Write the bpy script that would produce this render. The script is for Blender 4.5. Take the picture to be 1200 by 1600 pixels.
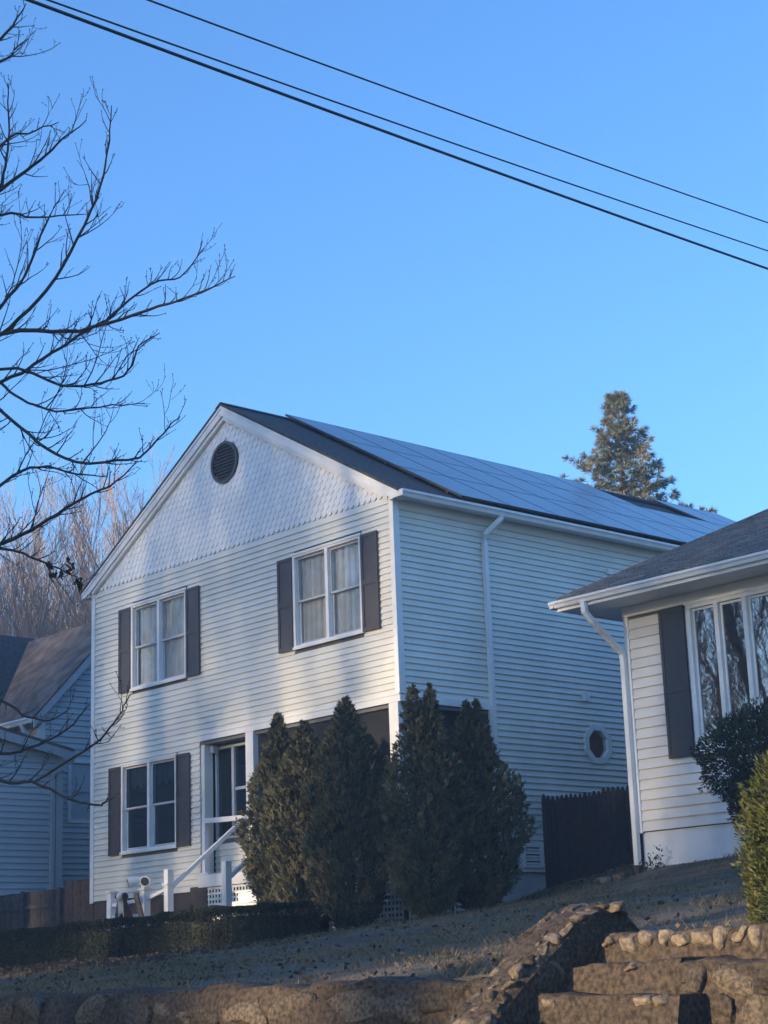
import bpy, math, random
import numpy as np
from mathutils import Vector, Matrix
from math import sin, cos, pi, radians, sqrt

for o in list(bpy.data.objects):
    bpy.data.objects.remove(o)
SC = bpy.context.scene
COL = SC.collection

# ------------------------------------------------------------------ camera
YAW, PITCH, ROLL = 0.83265, 0.25834, -0.03642
_d = Vector((-sin(YAW) * cos(PITCH), cos(YAW) * cos(PITCH), sin(PITCH)))
_r0 = Vector((cos(YAW), sin(YAW), 0)); _u0 = _r0.cross(_d)
_r = _r0 * cos(ROLL) + _u0 * sin(ROLL); _u = -_r0 * sin(ROLL) + _u0 * cos(ROLL)
cam_data = bpy.data.cameras.new('camera')
cam_data.sensor_fit = 'VERTICAL'; cam_data.sensor_height = 36.0; cam_data.sensor_width = 27.0
cam_data.lens = 2763.6 / 1600.0 * 36.0
cam_data.clip_start = 0.1; cam_data.clip_end = 3000
cam = bpy.data.objects.new('camera', cam_data); COL.objects.link(cam)
cm = Matrix((_r, _u, -_d)).transposed().to_4x4(); cm.translation = Vector((19.798, -18.202, 1.601))
cam.matrix_world = cm
SC.camera = cam
SC.render.resolution_x = 768; SC.render.resolution_y = 1024

# ------------------------------------------------------------------ sky and sun
SUN_AZ, SUN_EL = 189.0, 9.0          # compass degrees from +Y (clockwise), elevation
w = bpy.data.worlds.new('World'); SC.world = w; w.use_nodes = True
nt = w.node_tree
sky = nt.nodes.new('ShaderNodeTexSky'); sky.sky_type = 'NISHITA'; sky.sun_disc = False
sky.sun_elevation = radians(SUN_EL); sky.sun_rotation = radians(SUN_AZ)
sky.air_density = 1.0; sky.dust_density = 1.0; sky.ozone_density = 5.5; sky.altitude = 50
bgn = nt.nodes['Background']; bgn.inputs['Strength'].default_value = 0.15
nt.links.new(sky.outputs[0], bgn.inputs['Color'])
sun_data = bpy.data.lights.new('sun', 'SUN'); sun_data.energy = 3.3; sun_data.angle = radians(1.8)
sun_data.color = (1.0, 0.78, 0.50)
sun = bpy.data.objects.new('sun', sun_data); COL.objects.link(sun)
SUN_DIR = Vector((sin(radians(SUN_AZ)) * cos(radians(SUN_EL)), cos(radians(SUN_AZ)) * cos(radians(SUN_EL)), sin(radians(SUN_EL))))
sun.rotation_euler = SUN_DIR.to_track_quat('Z', 'Y').to_euler()
vs = SC.view_settings
vs.view_transform = 'Standard'; vs.look = 'None'; vs.gamma = 1.0; vs.exposure = 1.72; vs.use_curve_mapping = False

# ------------------------------------------------------------------ helpers
def mat(name, col, rough=0.6, var=0.12, scale=6.0, bump=0.0, bscale=60.0, spec=0.5, metallic=0.0,
        island=0.0, objr=0.0, col2=None, ramp=None):
    m = bpy.data.materials.new(name); m.use_nodes = True
    t = m.node_tree; n = t.nodes; l = t.links
    b = n['Principled BSDF']
    b.inputs['Roughness'].default_value = rough; b.inputs['Metallic'].default_value = metallic
    b.inputs['Specular IOR Level'].default_value = spec
    geo = n.new('ShaderNodeNewGeometry')
    nz = n.new('ShaderNodeTexNoise'); nz.inputs['Scale'].default_value = scale; nz.inputs['Detail'].default_value = 6
    l.new(geo.outputs['Position'], nz.inputs['Vector'])
    rp = n.new('ShaderNodeValToRGB')
    c2 = col2 or tuple(min(1, c * (1 + var)) for c in col)
    c1 = tuple(c * (1 - var) for c in col)
    rp.color_ramp.elements[0].position = 0.35; rp.color_ramp.elements[1].position = 0.65
    if ramp: rp.color_ramp.elements[0].position, rp.color_ramp.elements[1].position = ramp
    rp.color_ramp.elements[0].color = (*c1, 1); rp.color_ramp.elements[1].color = (*c2, 1)
    l.new(nz.outputs['Fac'], rp.inputs['Fac'])
    out = rp.outputs['Color']
    for src, amt in ((('Random Per Island', geo), island), (('Random', None), objr)):
        if amt:
            if src[1] is None:
                oi = n.new('ShaderNodeObjectInfo'); so = oi.outputs['Random']
            else:
                so = geo.outputs['Random Per Island']
            mr = n.new('ShaderNodeMapRange'); mr.inputs['To Min'].default_value = 1 - amt; mr.inputs['To Max'].default_value = 1 + amt
            l.new(so, mr.inputs['Value'])
            mx = n.new('ShaderNodeVectorMath'); mx.operation = 'SCALE'
            l.new(out, mx.inputs[0]); l.new(mr.outputs[0], mx.inputs['Scale'])
            out = mx.outputs[0]
    l.new(out, b.inputs['Base Color'])
    if bump:
        n2 = n.new('ShaderNodeTexNoise'); n2.inputs['Scale'].default_value = bscale; n2.inputs['Detail'].default_value = 10; n2.inputs['Roughness'].default_value = .68
        l.new(geo.outputs['Position'], n2.inputs['Vector'])
        bp = n.new('ShaderNodeBump'); bp.inputs['Strength'].default_value = bump; bp.inputs['Distance'].default_value = 0.02
        l.new(n2.outputs['Fac'], bp.inputs['Height']); l.new(bp.outputs['Normal'], b.inputs['Normal'])
    return m

def leafy(name, col, col2, trans=0.25, island=0.35, scale=2.5, rough=0.6):
    """foliage: colour noise, per-leaf variation and some light passing through"""
    m = mat(name, col, rough=rough, var=0.0, scale=scale, island=island, col2=col2, ramp=(0.4, 0.62), spec=0.25)
    t = m.node_tree; n = t.nodes; l = t.links
    b = n['Principled BSDF']; out = n['Material Output']
    tr = n.new('ShaderNodeBsdfTranslucent'); mx = n.new('ShaderNodeMixShader'); mx.inputs[0].default_value = trans
    l.new(b.inputs['Base Color'].links[0].from_socket, tr.inputs['Color'])
    l.new(b.outputs[0], mx.inputs[1]); l.new(tr.outputs[0], mx.inputs[2]); l.new(mx.outputs[0], out.inputs['Surface'])
    return m

def glass(name, tint=(0.75, 0.8, 0.82), refl=0.12, wav=0.0):
    m = bpy.data.materials.new(name); m.use_nodes = True
    t = m.node_tree; n = t.nodes; l = t.links; n.remove(n['Principled BSDF']); out = n['Material Output']
    tr = n.new('ShaderNodeBsdfTransparent'); tr.inputs[0].default_value = (*tint, 1)
    gl = n.new('ShaderNodeBsdfGlossy'); gl.inputs['Roughness'].default_value = 0.015
    lw = n.new('ShaderNodeLayerWeight'); lw.inputs['Blend'].default_value = .5
    pw_ = n.new('ShaderNodeMath'); pw_.operation = 'POWER'; pw_.inputs[1].default_value = 5.0; l.new(lw.outputs['Facing'], pw_.inputs[0])
    ad = n.new('ShaderNodeMath'); ad.operation = 'ADD'; ad.inputs[1].default_value = .06 + refl; ad.use_clamp = True
    l.new(pw_.outputs[0], ad.inputs[0])
    if wav:
        geo = n.new('ShaderNodeNewGeometry'); nz = n.new('ShaderNodeTexNoise'); nz.inputs['Scale'].default_value = 2.2
        l.new(geo.outputs['Position'], nz.inputs['Vector'])
        bp = n.new('ShaderNodeBump'); bp.inputs['Strength'].default_value = wav; bp.inputs['Distance'].default_value = 0.02
        l.new(nz.outputs['Fac'], bp.inputs['Height']); l.new(bp.outputs['Normal'], gl.inputs['Normal'])
    mx = n.new('ShaderNodeMixShader'); l.new(ad.outputs[0], mx.inputs[0])
    l.new(tr.outputs[0], mx.inputs[1]); l.new(gl.outputs[0], mx.inputs[2]); l.new(mx.outputs[0], out.inputs['Surface'])
    return m

def tag(o, label=None, cat=None, group=None, kind=None):
    if label: o['label'] = label
    if cat: o['category'] = cat
    if group: o['group'] = group
    if kind: o['kind'] = kind
    return o

def link(name, me, m=None, parent=None, loc=None, rot=None, scale=None):
    o = bpy.data.objects.new(name, me); COL.objects.link(o)
    if m is not None and me is not None and not me.materials: me.materials.append(m)
    if parent: o.parent = parent
    if loc: o.location = loc
    if rot: o.rotation_euler = rot
    if scale: o.scale = scale
    return o

def thing(name, label, cat, loc=(0, 0, 0), group=None):
    return tag(link(name, None, loc=loc), label, cat, group)

class MB:
    """collects faces and builds ONE mesh object"""
    def __init__(s): s.v = []; s.f = []
    def face(s, *pts):
        i = len(s.v); s.v += [tuple(p) for p in pts]; s.f.append(tuple(range(i, i + len(pts))))
        return s
    def box(s, x0, x1, y0, y1, z0, z1):
        i = len(s.v)
        s.v += [(x0, y0, z0), (x1, y0, z0), (x1, y1, z0), (x0, y1, z0), (x0, y0, z1), (x1, y0, z1), (x1, y1, z1), (x0, y1, z1)]
        for q in ((0, 3, 2, 1), (4, 5, 6, 7), (0, 1, 5, 4), (1, 2, 6, 5), (2, 3, 7, 6), (3, 0, 4, 7)):
            s.f.append(tuple(i + k for k in q))
        return s
    def prism(s, poly, ext):
        """closed polygon (3D points) swept by vector ext"""
        n = len(poly); i = len(s.v); e = Vector(ext)
        s.v += [tuple(p) for p in poly] + [tuple(Vector(p) + e) for p in poly]
        s.f.append(tuple(range(i + n - 1, i - 1, -1))); s.f.append(tuple(range(i + n, i + 2 * n)))
        for k in range(n):
            a, b = i + k, i + (k + 1) % n
            s.f.append((a, b, b + n, a + n))
        return s
    def tube(s, pts, rad, k=6, flat=None, cap=True):
        pts = [Vector(p) for p in pts]
        if not hasattr(rad, '__len__'): rad = [rad] * len(pts)
        rings = []
        for j, p in enumerate(pts):
            d = (pts[min(j + 1, len(pts) - 1)] - pts[max(j - 1, 0)]).normalized()
            ref = Vector((0, 0, 1)) if abs(d.z) < 0.9 else Vector((0, 1, 0))
            a = d.cross(ref).normalized(); b = a.cross(d)
            i = len(s.v)
            for q in range(k):
                th = 2 * pi * (q + 0.5) / k
                fx = flat[0] if flat else 1; fy = flat[1] if flat else 1
                s.v.append(tuple(p + (a * cos(th) * fx + b * sin(th) * fy) * rad[j]))
            rings.append(i)
        for j in range(len(pts) - 1):
            for q in range(k):
                a, b = rings[j] + q, rings[j] + (q + 1) % k
                c, d2 = rings[j + 1] + (q + 1) % k, rings[j + 1] + q
                s.f.append((a, b, c, d2))
        if cap:
            s.f.append(tuple(rings[0] + q for q in range(k - 1, -1, -1))); s.f.append(tuple(rings[-1] + q for q in range(k)))
        return s
    def mesh(s, name, smooth=False):
        me = bpy.data.meshes.new(name); me.from_pydata(s.v, [], s.f); me.update()
        if smooth: me.shade_smooth()
        return me
    def build(s, name, m, parent=None, smooth=False, **k):
        return link(name, s.mesh(name, smooth), m, parent, **k)

def np_mesh(name, V, F, smooth=False):
    V = np.asarray(V, np.float32); F = np.asarray(F, np.int32); k = F.shape[1]
    me = bpy.data.meshes.new(name)
    me.vertices.add(len(V)); me.vertices.foreach_set('co', V.ravel())
    me.loops.add(F.size); me.loops.foreach_set('vertex_index', F.ravel())
    me.polygons.add(len(F)); me.polygons.foreach_set('loop_start', np.arange(0, F.size, k, dtype=np.int32))
    try: me.polygons.foreach_set('loop_total', np.full(len(F), k, np.int32))
    except Exception: pass
    me.update(calc_edges=True); me.validate()
    if smooth: me.shade_smooth()
    return me

def leaves_np(rs, C, D, N, L, Wd):
    """kite leaves: centre C, direction D, side N, length L, width Wd -> V,F quads"""
    n = len(C)
    L = np.asarray(L).reshape(-1, 1) * np.ones((n, 1)); Wd = np.asarray(Wd).reshape(-1, 1) * np.ones((n, 1))
    V = np.stack([C - D * L * .5, C + N * Wd * .5 - D * L * .05, C + D * L * .5, C - N * Wd * .5 - D * L * .05], 1).reshape(-1, 3)
    F = np.arange(4 * n).reshape(-1, 4)
    return V, F

def unit(a): return a / np.maximum(1e-9, np.linalg.norm(a, axis=-1, keepdims=True))
def side_of(rs, D):
    r = unit(rs.normal(size=D.shape)); return unit(np.cross(D, r))

def tubes_np(polys, k=4):
    """list of (pts (n,3), radii (n,)) -> V,F quads; fast enough for thousands of twigs"""
    VV = []; FF = []; off = 0
    th = 2 * np.pi * (np.arange(k) + .5) / k
    ct = np.cos(th)[None, :, None]; st = np.sin(th)[None, :, None]
    for pts, rad in polys:
        pts = np.asarray(pts, float); rad = np.asarray(rad, float); n = len(pts)
        d = np.empty_like(pts); d[1:-1] = pts[2:] - pts[:-2]; d[0] = pts[1] - pts[0]; d[-1] = pts[-1] - pts[-2]
        d = unit(d)
        ref = np.where(np.abs(d[:, 2:3]) < .9, np.array([[0, 0, 1.]]), np.array([[0, 1., 0]]))
        a = unit(np.cross(d, ref)); b = np.cross(a, d)
        ring = pts[:, None, :] + (a[:, None, :] * ct + b[:, None, :] * st) * rad[:, None, None]
        VV.append(ring.reshape(-1, 3))
        j = np.arange(n - 1)[:, None]; q = np.arange(k)[None, :]
        a0 = j * k + q; b0 = j * k + (q + 1) % k
        FF.append((np.stack([a0, b0, b0 + k, a0 + k], -1).reshape(-1, 4) + off))
        off += n * k
    return np.concatenate(VV), np.concatenate(FF)

# ------------------------------------------------------------------ ground height of the front yards
_G = np.array([(-2, 0, 2.30), (-.2, 0, 2.37), (0, 2.3, 2.70), (0, 3, 2.93), (2, 3, 3.2), (2.93, 1.95, 2.975), (4.6, 1.95, 3.09), (-6.6, -3, 1.98),
      (-2, -3, 2.05), (1.4, -3, 2.16), (0, -9.9, 1.55), (8, -9.9, 1.57), (-8, -9.9, 1.53), (11.5, -9.9, 1.6), (12.5, -8.9, 1.84), (14, -8.9, 1.86), (-9, 0, 2.3),
      (12, 3, 3.4), (-9, -9.9, 1.5), (-9, 3, 2.7), (4, -4, 2.2), (9, -4, 2.35)])
def _feat(x, y): return np.stack([np.ones_like(x), x, y, x * y, y * y, x * x], -1)
_c = np.linalg.lstsq(_feat(_G[:, 0], _G[:, 1]), _G[:, 2], rcond=None)[0]
_res = _G[:, 2] - _feat(_G[:, 0], _G[:, 1]) @ _c
_K = lambda X, Y: np.exp(-((X[..., None] - _G[:, 0]) ** 2 + (Y[..., None] - _G[:, 1]) ** 2) / (2 * 1.6 ** 2))
_w = np.linalg.solve(_K(_G[:, 0], _G[:, 1]) + 0.05 * np.eye(len(_G)), _res)
def gz(x, y):
    x = np.asarray(x, float); y = np.asarray(y, float)
    cx = np.clip(x, -12, 16); cy = np.clip(y, -10.1, 4)
    z = _feat(cx, cy) @ _c + _K(cx, cy) @ _w
    return z + np.clip(y - 4, 0, 60) * .045
def gzf(x, y): return float(gz(np.array([x]), np.array([y]))[0])
# ------------------------------------------------------------------ materials
M_SIDING = mat('vinyl_siding', (0.75, 0.735, 0.665), rough=.5, var=.07, scale=.9, objr=.03, bump=.05, bscale=90)
M_SIDING_R = mat('wide_siding', (0.66, 0.64, 0.60), rough=.55, var=.08, scale=1.1, objr=.04, bump=.08, bscale=70)
M_SIDING_P = mat('shaded_porch_siding', (0.16, 0.14, 0.125), rough=.6, var=.08, scale=1.3, objr=.03)  # darker copy of the siding, porch shade put into its colour
M_SIDING_L = mat('blue_siding', (0.50, 0.53, 0.55), rough=.55, var=.06, scale=1.0, objr=.04)
M_TRIM = mat('white_trim', (0.82, 0.81, 0.79), rough=.45, var=.05, scale=3)
M_SCALE = mat('white_scale_shingle', (0.84, 0.835, 0.825), rough=.55, var=.05, scale=2, objr=.04)
M_SASH = mat('grey_vinyl_sash', (0.50, 0.51, 0.52), rough=.45, var=.05)
M_SHUT = mat('plum_shutter', (0.06, 0.053, 0.056), rough=.5, var=.12, scale=5)
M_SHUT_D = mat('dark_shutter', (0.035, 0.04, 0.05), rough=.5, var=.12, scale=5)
M_ROOF = mat('dark_asphalt_shingle', (0.065, 0.064, 0.066), rough=.9, var=.35, scale=14, bump=.5, bscale=120)
M_ROOF_R = mat('slate_asphalt_shingle', (0.17, 0.165, 0.16), rough=.9, var=.3, scale=20, bump=.4, bscale=160, objr=.22)
M_ROOF_L = mat('brown_asphalt_shingle', (0.155, 0.125, 0.105), rough=.9, var=.4, scale=3, bump=.4, bscale=120)
M_FOUND = mat('grey_foundation', (0.48, 0.49, 0.5), rough=.85, var=.12, scale=2, bump=.3, bscale=40)
M_FOUND_B = mat('brown_foundation', (0.085, 0.062, 0.055), rough=.8, var=.2, scale=3, bump=.3)
M_FOUND_W = mat('white_painted_block', (0.66, 0.68, 0.70), rough=.8, var=.1, scale=1.6, bump=.35, bscale=22)
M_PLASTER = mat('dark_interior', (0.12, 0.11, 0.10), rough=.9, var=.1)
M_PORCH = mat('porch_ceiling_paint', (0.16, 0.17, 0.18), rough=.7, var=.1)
M_CURTAIN = mat('pale_curtain', (0.55, 0.54, 0.51), rough=.9, var=.12, scale=6)
M_FENCE = mat('dark_stockade_wood', (0.030, 0.020, 0.022), rough=.75, var=.3, scale=9, bump=.3, objr=.25)
M_FENCE_G = mat('grey_weathered_wood', (0.085, 0.075, 0.072), rough=.85, var=.3, scale=9, bump=.4, objr=.25)
M_FENCE_B = mat('brown_weathered_wood', (0.085, 0.055, 0.045), rough=.85, var=.3, scale=9, bump=.4, objr=.2)
M_WOOD = mat('grey_timber', (0.13, 0.10, 0.085), rough=.85, var=.3, scale=8, bump=.4)
M_PANEL = mat('solar_cell_glass', (0.03, 0.045, 0.075), rough=.22, var=.15, scale=2, spec=1.0)
M_ALU = mat('panel_frame', (0.03, 0.035, 0.045), rough=.5, var=.1, spec=.5)
M_GLASS = glass('window_glass', tint=(.96, .97, .97), refl=.02, wav=.06)
M_GLASS_D = glass('dark_window_glass', tint=(.6, .65, .7), refl=.03, wav=.06)
M_GLASS_R = glass('picture_window_glass', tint=(.35, .4, .45), refl=.24, wav=.03)

# ------------------------------------------------------------------ ground
def grid_mesh(name, xs, ys, zf, m, kind='structure'):
    X, Y = np.meshgrid(xs, ys); Z = zf(X.ravel(), Y.ravel())
    V = np.stack([X.ravel(), Y.ravel(), Z], 1); nx = len(xs)
    i, j = np.meshgrid(np.arange(len(xs) - 1), np.arange(len(ys) - 1)); a = (j * nx + i).ravel()
    F = np.stack([a, a + 1, a + nx + 1, a + nx], 1)
    return tag(link(name, np_mesh(name, V, F, True), m), kind=kind)
M_LAWN = mat('winter_lawn_soil', (0.095, 0.076, 0.054), rough=.95, var=.3, scale=2.2, bump=.6, bscale=45, col2=(0.165, 0.130, 0.088))
M_EARTH = mat('far_ground', (0.06, 0.055, 0.035), rough=.95, var=.3, scale=.4)
M_ASPH = mat('asphalt', (0.05, 0.05, 0.052), rough=.9, var=.2, scale=3, bump=.4, bscale=150)
M_CONC = mat('pavement_concrete', (0.30, 0.29, 0.27), rough=.9, var=.15, scale=3, bump=.2)
rg = np.random.RandomState(3)
def lawn_z(x, y):
    z = gz(x, y)
    z = np.where((x > 12.05) & (y < -9.25), np.minimum(z, 1.2), z)
    z = np.where(y < -10.01, .9, z)
    return z + .018 * np.sin(x * 3.1 + y * 1.7) * np.sin(y * 2.3 - x) + .01 * np.sin(x * 7.3) * np.sin(y * 6.1)
xs = np.concatenate([np.linspace(-120, -14, 20), np.linspace(-12, 16, 141), np.linspace(18, 120, 18)])
ys = np.concatenate([[-10.02], np.linspace(-10.0, 5, 80), np.linspace(7, 160, 24)])
grid_mesh('lawn', xs, ys, lawn_z, M_LAWN)
MB().face((-400, -400, -.03), (400, -400, -.03), (400, 400, -.03), (-400, 400, -.03)).build('ground', M_EARTH)
tag(bpy.data.objects['ground'], kind='structure')
tag(MB().box(-200, 200, -17.4, -12.3, -.02, .0).build('road', M_ASPH), kind='structure')
tag(MB().box(-200, 200, -12.3, -12.15, -.02, .13).build('kerb', M_CONC), kind='structure')
tag(MB().box(-200, 200, -12.15, -10.62, -.02, .12).build('pavement', M_CONC), kind='structure')
tag(MB().face((-150, -10.62, .12), (13.05, -10.62, .12), (13.05, -9.9, .12), (-150, -9.9, .12)).build('wall_footing_soil', M_EARTH), kind='structure')
tag(MB().box(-300, 300, -200, -17.55, -.02, .10).build('far_verge', M_EARTH), kind='structure')

# ------------------------------------------------------------------ main house
W, D = 8.577, 14.4
ZB, C = 3.17, 0.1016            # bottom of siding, height of a course
ZG = ZB + 57 * C                # 8.96: foot of the gable
BAND0, BAND1 = 5.705, 5.81      # white band over the porch opening
RX, RZ = -W / 2, 11.64          # ridge
SL = 0.575                      # roof slope
PORCH_X, PORCH_D = -5.17, 1.9
house = thing('main_house', 'two-storey pale clapboard house with white scalloped gable and solar panels on its roof', 'house', (0, 0, 2.3))
def part(mb, name, m, parent=house, smooth=False, label=None):
    """geometry is written in world coordinates; the thing's origin is subtracted"""
    root = parent
    while root.parent: root = root.parent
    ox, oy, oz = root.location
    mb.v = [(a - ox, b - oy, c - oz) for a, b, c in mb.v]
    o = mb.build(name, m, parent, smooth)
    if label: o['label'] = label
    return o
_cache = {}
def board(parent, m, axis, a0, a1, fixed, z0, h, t=.028, sgn=1, name='siding_board'):
    """one lapped board; axis 'x': face looks to -y at y=fixed; axis 'y': face looks to +x at x=fixed"""
    key = (axis, round(a1 - a0, 4), h, t, sgn, m.name)
    if key not in _cache:
        n = a1 - a0; mb = MB()
        if axis == 'x':
            mb.prism([(0, 0, 0), (0, -t, 0), (0, -t, .010), (0, -.002, h + .002), (0, 0, h + .004)], (n, 0, 0))
        else:
            mb.prism([(0, 0, 0), (t, 0, 0), (t, 0, .010), (.002, 0, h + .002), (0, 0, h + .004)], (0, n, 0))
        me = mb.mesh(name); me.materials.append(m); _cache[key] = me
    root = parent.location
    loc = (a0, fixed, z0) if axis == 'x' else (fixed, a0, z0)
    return link(name, _cache[key], parent=parent, loc=tuple(Vector(loc) - root))

WINS = [(-7.255, -5.507, 6.89, 8.495), (-2.485, -.748, 6.90, 8.495), (-7.57, -5.828, 3.955, 5.572)]
def cut(z0, z1, lo, hi, holes):
    segs = [(lo, hi)]
    for (a, b, c, d) in holes:
        if z1 > c + .02 and z0 < d - .02:
            new = []
            for s0, s1 in segs:
                if b <= s0 or a >= s1: new.append((s0, s1)); continue
                if a > s0: new.append((s0, a))
                if b < s1: new.append((b, s1))
            segs = new
    return [s for s in segs if s[1] - s[0] > .03]
for k in range(57):
    z0 = ZB + k * C
    for s0, s1 in cut(z0, z0 + C, -W + .09, -.06, WINS + [(PORCH_X, 1, 0, BAND1 - .03)]):
        board(house, M_SIDING, 'x', s0, s1, 0, z0, C)
OCT = (4.46, 5.31, .33)
for k in range(57):
    z0 = ZB + k * C
    holes = [(-1, PORCH_D, 0, BAND1 - .03)]
    zm = z0 + C / 2; dz = abs(zm - OCT[1])
    if dz < .30:
        hw = .30 if dz < .14 else .30 - (dz - .14)
        holes.append((OCT[0] - hw, OCT[0] + hw, z0 - 1, z0 + 1))
    for s0, s1 in cut(z0, z0 + C, .09, D, holes):
        board(house, M_SIDING, 'y', s0, s1, 0, z0, C)
# wall core behind the boards, with real openings, and inner rooms
core = MB()
def wall_with_holes(mb, x0, x1, z0, z1, y0, y1, holes):
    xsx = sorted({x0, x1, *[h[0] for h in holes], *[h[1] for h in holes]})
    for a, b in zip(xsx[:-1], xsx[1:]):
        zz = z0
        for h in sorted((h for h in holes if h[0] <= a and h[1] >= b), key=lambda h: h[2]):
            if h[2] > zz: mb.box(a, b, y0, y1, zz, h[2])
            zz = h[3]
        if zz < z1: mb.box(a, b, y0, y1, zz, z1)
wall_with_holes(core, -W, 0, ZB, ZG, .001, .12, WINS + [(PORCH_X, 0, ZB, BAND0)])
core.box(-W, -W + .12, .121, D, ZB, ZG)
core.box(-.12, -.001, .121, PORCH_D, BAND0, ZG)
core.box(-.12, -.001, PORCH_D + .001, OCT[0] - .3, ZB, ZG); core.box(-.12, -.001, OCT[0] + .3, D, ZB, ZG)
core.box(-.12, -.001, OCT[0] - .3, OCT[0] + .3, ZB, OCT[1] - .3); core.box(-.12, -.001, OCT[0] - .3, OCT[0] + .3, OCT[1] + .3, ZG)
core.box(-W + .121, -.121, D - .12, D, ZB, ZG)
core.box(-W + .121, -.121, .121, D - .121, ZB + .02, ZB + .12)
core.box(-W + .121, -.121, PORCH_D + .1, D - .121, 5.85, 5.95)
core.box(-W + .121, -.121, .121, D - .121, ZG - .05, ZG)
core.box(-W + .125, -.125, 3.6, 3.7, ZB + .13, 5.84); core.box(-W + .125, -.125, 3.6, 3.7, 5.96, ZG - .06)
part(core, 'wall', M_PLASTER)
gab = MB().prism([(-W, .005, ZG), (0, .005, ZG), (RX, .005, ZG + SL * W / 2)], (0, .1, 0))
part(gab, 'gable_wall', M_SCALE)
# foundation
fm = MB().box(-.25, -.03, PORCH_D, D, 2.0, ZB - .01); part(fm, 'foundation', M_FOUND)
part(MB().box(-W + .03, PORCH_X - .02, .02, .25, 1.9, ZB - .01).box(-W + .03, -W + .25, .26, D, 1.9, ZB - .01), 'foundation', M_FOUND_B)
part(MB().box(PORCH_X - .25, PORCH_X + .22, -.06, .015, 1.9, 3.24), 'pier', M_FOUND_B, label='dark brown pier at the left end of the porch skirt')
# corner posts
for x0, x1, z0 in ((-W - .02, -W + .09, ZB - .03), ):
    part(MB().box(x0, x1, -.04, -.001, z0, ZG), 'corner_post', M_TRIM)
part(MB().box(-.06, .04, -.04, -.001, BAND1 + .03, ZG - .03), 'corner_post', M_TRIM)
part(MB().box(.001, .039, -.0005, .09, BAND1 + .02, ZG - .03), 'corner_post', M_TRIM)
part(MB().box(.001, .03, D - .1, D + .02, ZB, ZG - .03), 'corner_post', M_TRIM)
# band over the porch
part(MB().box(PORCH_X, .032, -.045, .0, BAND0, BAND1), 'band_board', M_TRIM)
part(MB().box(PORCH_X + .01, .045, -.06, -.0455, BAND1 - .004, BAND1 + .028), 'band_cap', M_TRIM)
part(MB().box(.0325, .05, -.044, PORCH_D, BAND0, BAND1), 'band_board', M_TRIM)
part(MB().box(PORCH_X, -.02, -.052, -.012, ZG - .008, ZG + .012), 'band_cap', M_SCALE) if False else None
# porch
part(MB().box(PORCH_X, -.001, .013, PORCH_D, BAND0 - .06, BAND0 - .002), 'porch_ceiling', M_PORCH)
part(MB().box(PORCH_X + .01, -.005, -.05, PORCH_D, 3.36, 3.43), 'porch_floor', M_WOOD)
part(MB().box(PORCH_X + .005, -.004, -.075, -.051, 3.22, 3.425), 'porch_fascia', M_TRIM)
part(MB().box(-.003, .02, -.05, PORCH_D, 3.22, 3.425), 'porch_fascia', M_TRIM)
part(MB().box(PORCH_X - .0, PORCH_X + .10, .012, .19, 3.431, BAND0 - .061), 'porch_pilaster', M_SIDING)
# enclosed bay behind the pilaster
BAYW = (-5.05, -3.72, 4.02, 5.60)
bay = MB(); wall_with_holes(bay, PORCH_X + .101, -3.60, 3.431, BAND0 - .061, .24, .32, [BAYW])
bay.box(-3.66, -3.60, .321, PORCH_D, 3.431, BAND0 - .061)
part(bay, 'bay_wall', M_PLASTER)
for k in range(22):
    z0 = 3.431 + k * C
    if z0 + C > BAND0 - .06: break
    for s0, s1 in cut(z0, z0 + C, PORCH_X + .105, -3.60, [BAYW]):
        board(house, M_SIDING, 'x', s0, s1, .239, z0, C)
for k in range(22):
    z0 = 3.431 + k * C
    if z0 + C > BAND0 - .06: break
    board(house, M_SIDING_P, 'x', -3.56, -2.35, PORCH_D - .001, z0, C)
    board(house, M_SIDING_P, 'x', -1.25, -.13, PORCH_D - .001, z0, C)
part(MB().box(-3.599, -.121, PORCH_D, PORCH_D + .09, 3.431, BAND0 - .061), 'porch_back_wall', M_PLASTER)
def column(x, y, z0, z1, s=.115, name='porch_column'):
    o = part(MB().box(x - s, x + s, y - s, y + s, z0, z1), name, M_TRIM)
    return o
column(-3.725, .06, 3.431, BAND0 - .003, .105)
column(-.11, .06, 3.431, BAND0 - .003, .105)
part(MB().box(-.78, -.72, .6, .66, 3.431, BAND0 - .07), 'porch_screen_post', M_TRIM)
door = part(MB().box(-2.3, -1.3, PORCH_D - .04, PORCH_D - .002, 3.44, 5.55), 'front_door', M_SHUT)
part(MB().box(-2.2, -1.4, PORCH_D - .05, PORCH_D - .041, 4.5, 5.4), 'door_pane', M_GLASS_D, door)
part(MB().box(-5.03, -4.93, .10, .2, 5.50, 5.62), 'porch_lamp', M_SASH)

# insect screens added between the porch columns to darken the porch
M_SCREEN = bpy.data.materials.new('insect_screen'); M_SCREEN.use_nodes = True
_n = M_SCREEN.node_tree.nodes; _l = M_SCREEN.node_tree.links
_n['Principled BSDF'].inputs['Base Color'].default_value = (.02, .022, .026, 1); _n['Principled BSDF'].inputs['Roughness'].default_value = .7
_tr = _n.new('ShaderNodeBsdfTransparent'); _mx = _n.new('ShaderNodeMixShader'); _mx.inputs[0].default_value = .62
_l.new(_tr.outputs[0], _mx.inputs[1]); _l.new(_n['Principled BSDF'].outputs[0], _mx.inputs[2]); _l.new(_mx.outputs[0], _n['Material Output'].inputs['Surface'])
part(MB().box(-3.61, -.222, .058, .062, 3.432, BAND0 - .07), 'porch_screen', M_SCREEN)
part(MB().box(-.112, -.108, .172, PORCH_D - .03, 3.432, BAND0 - .07), 'porch_screen', M_SCREEN)
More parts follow.
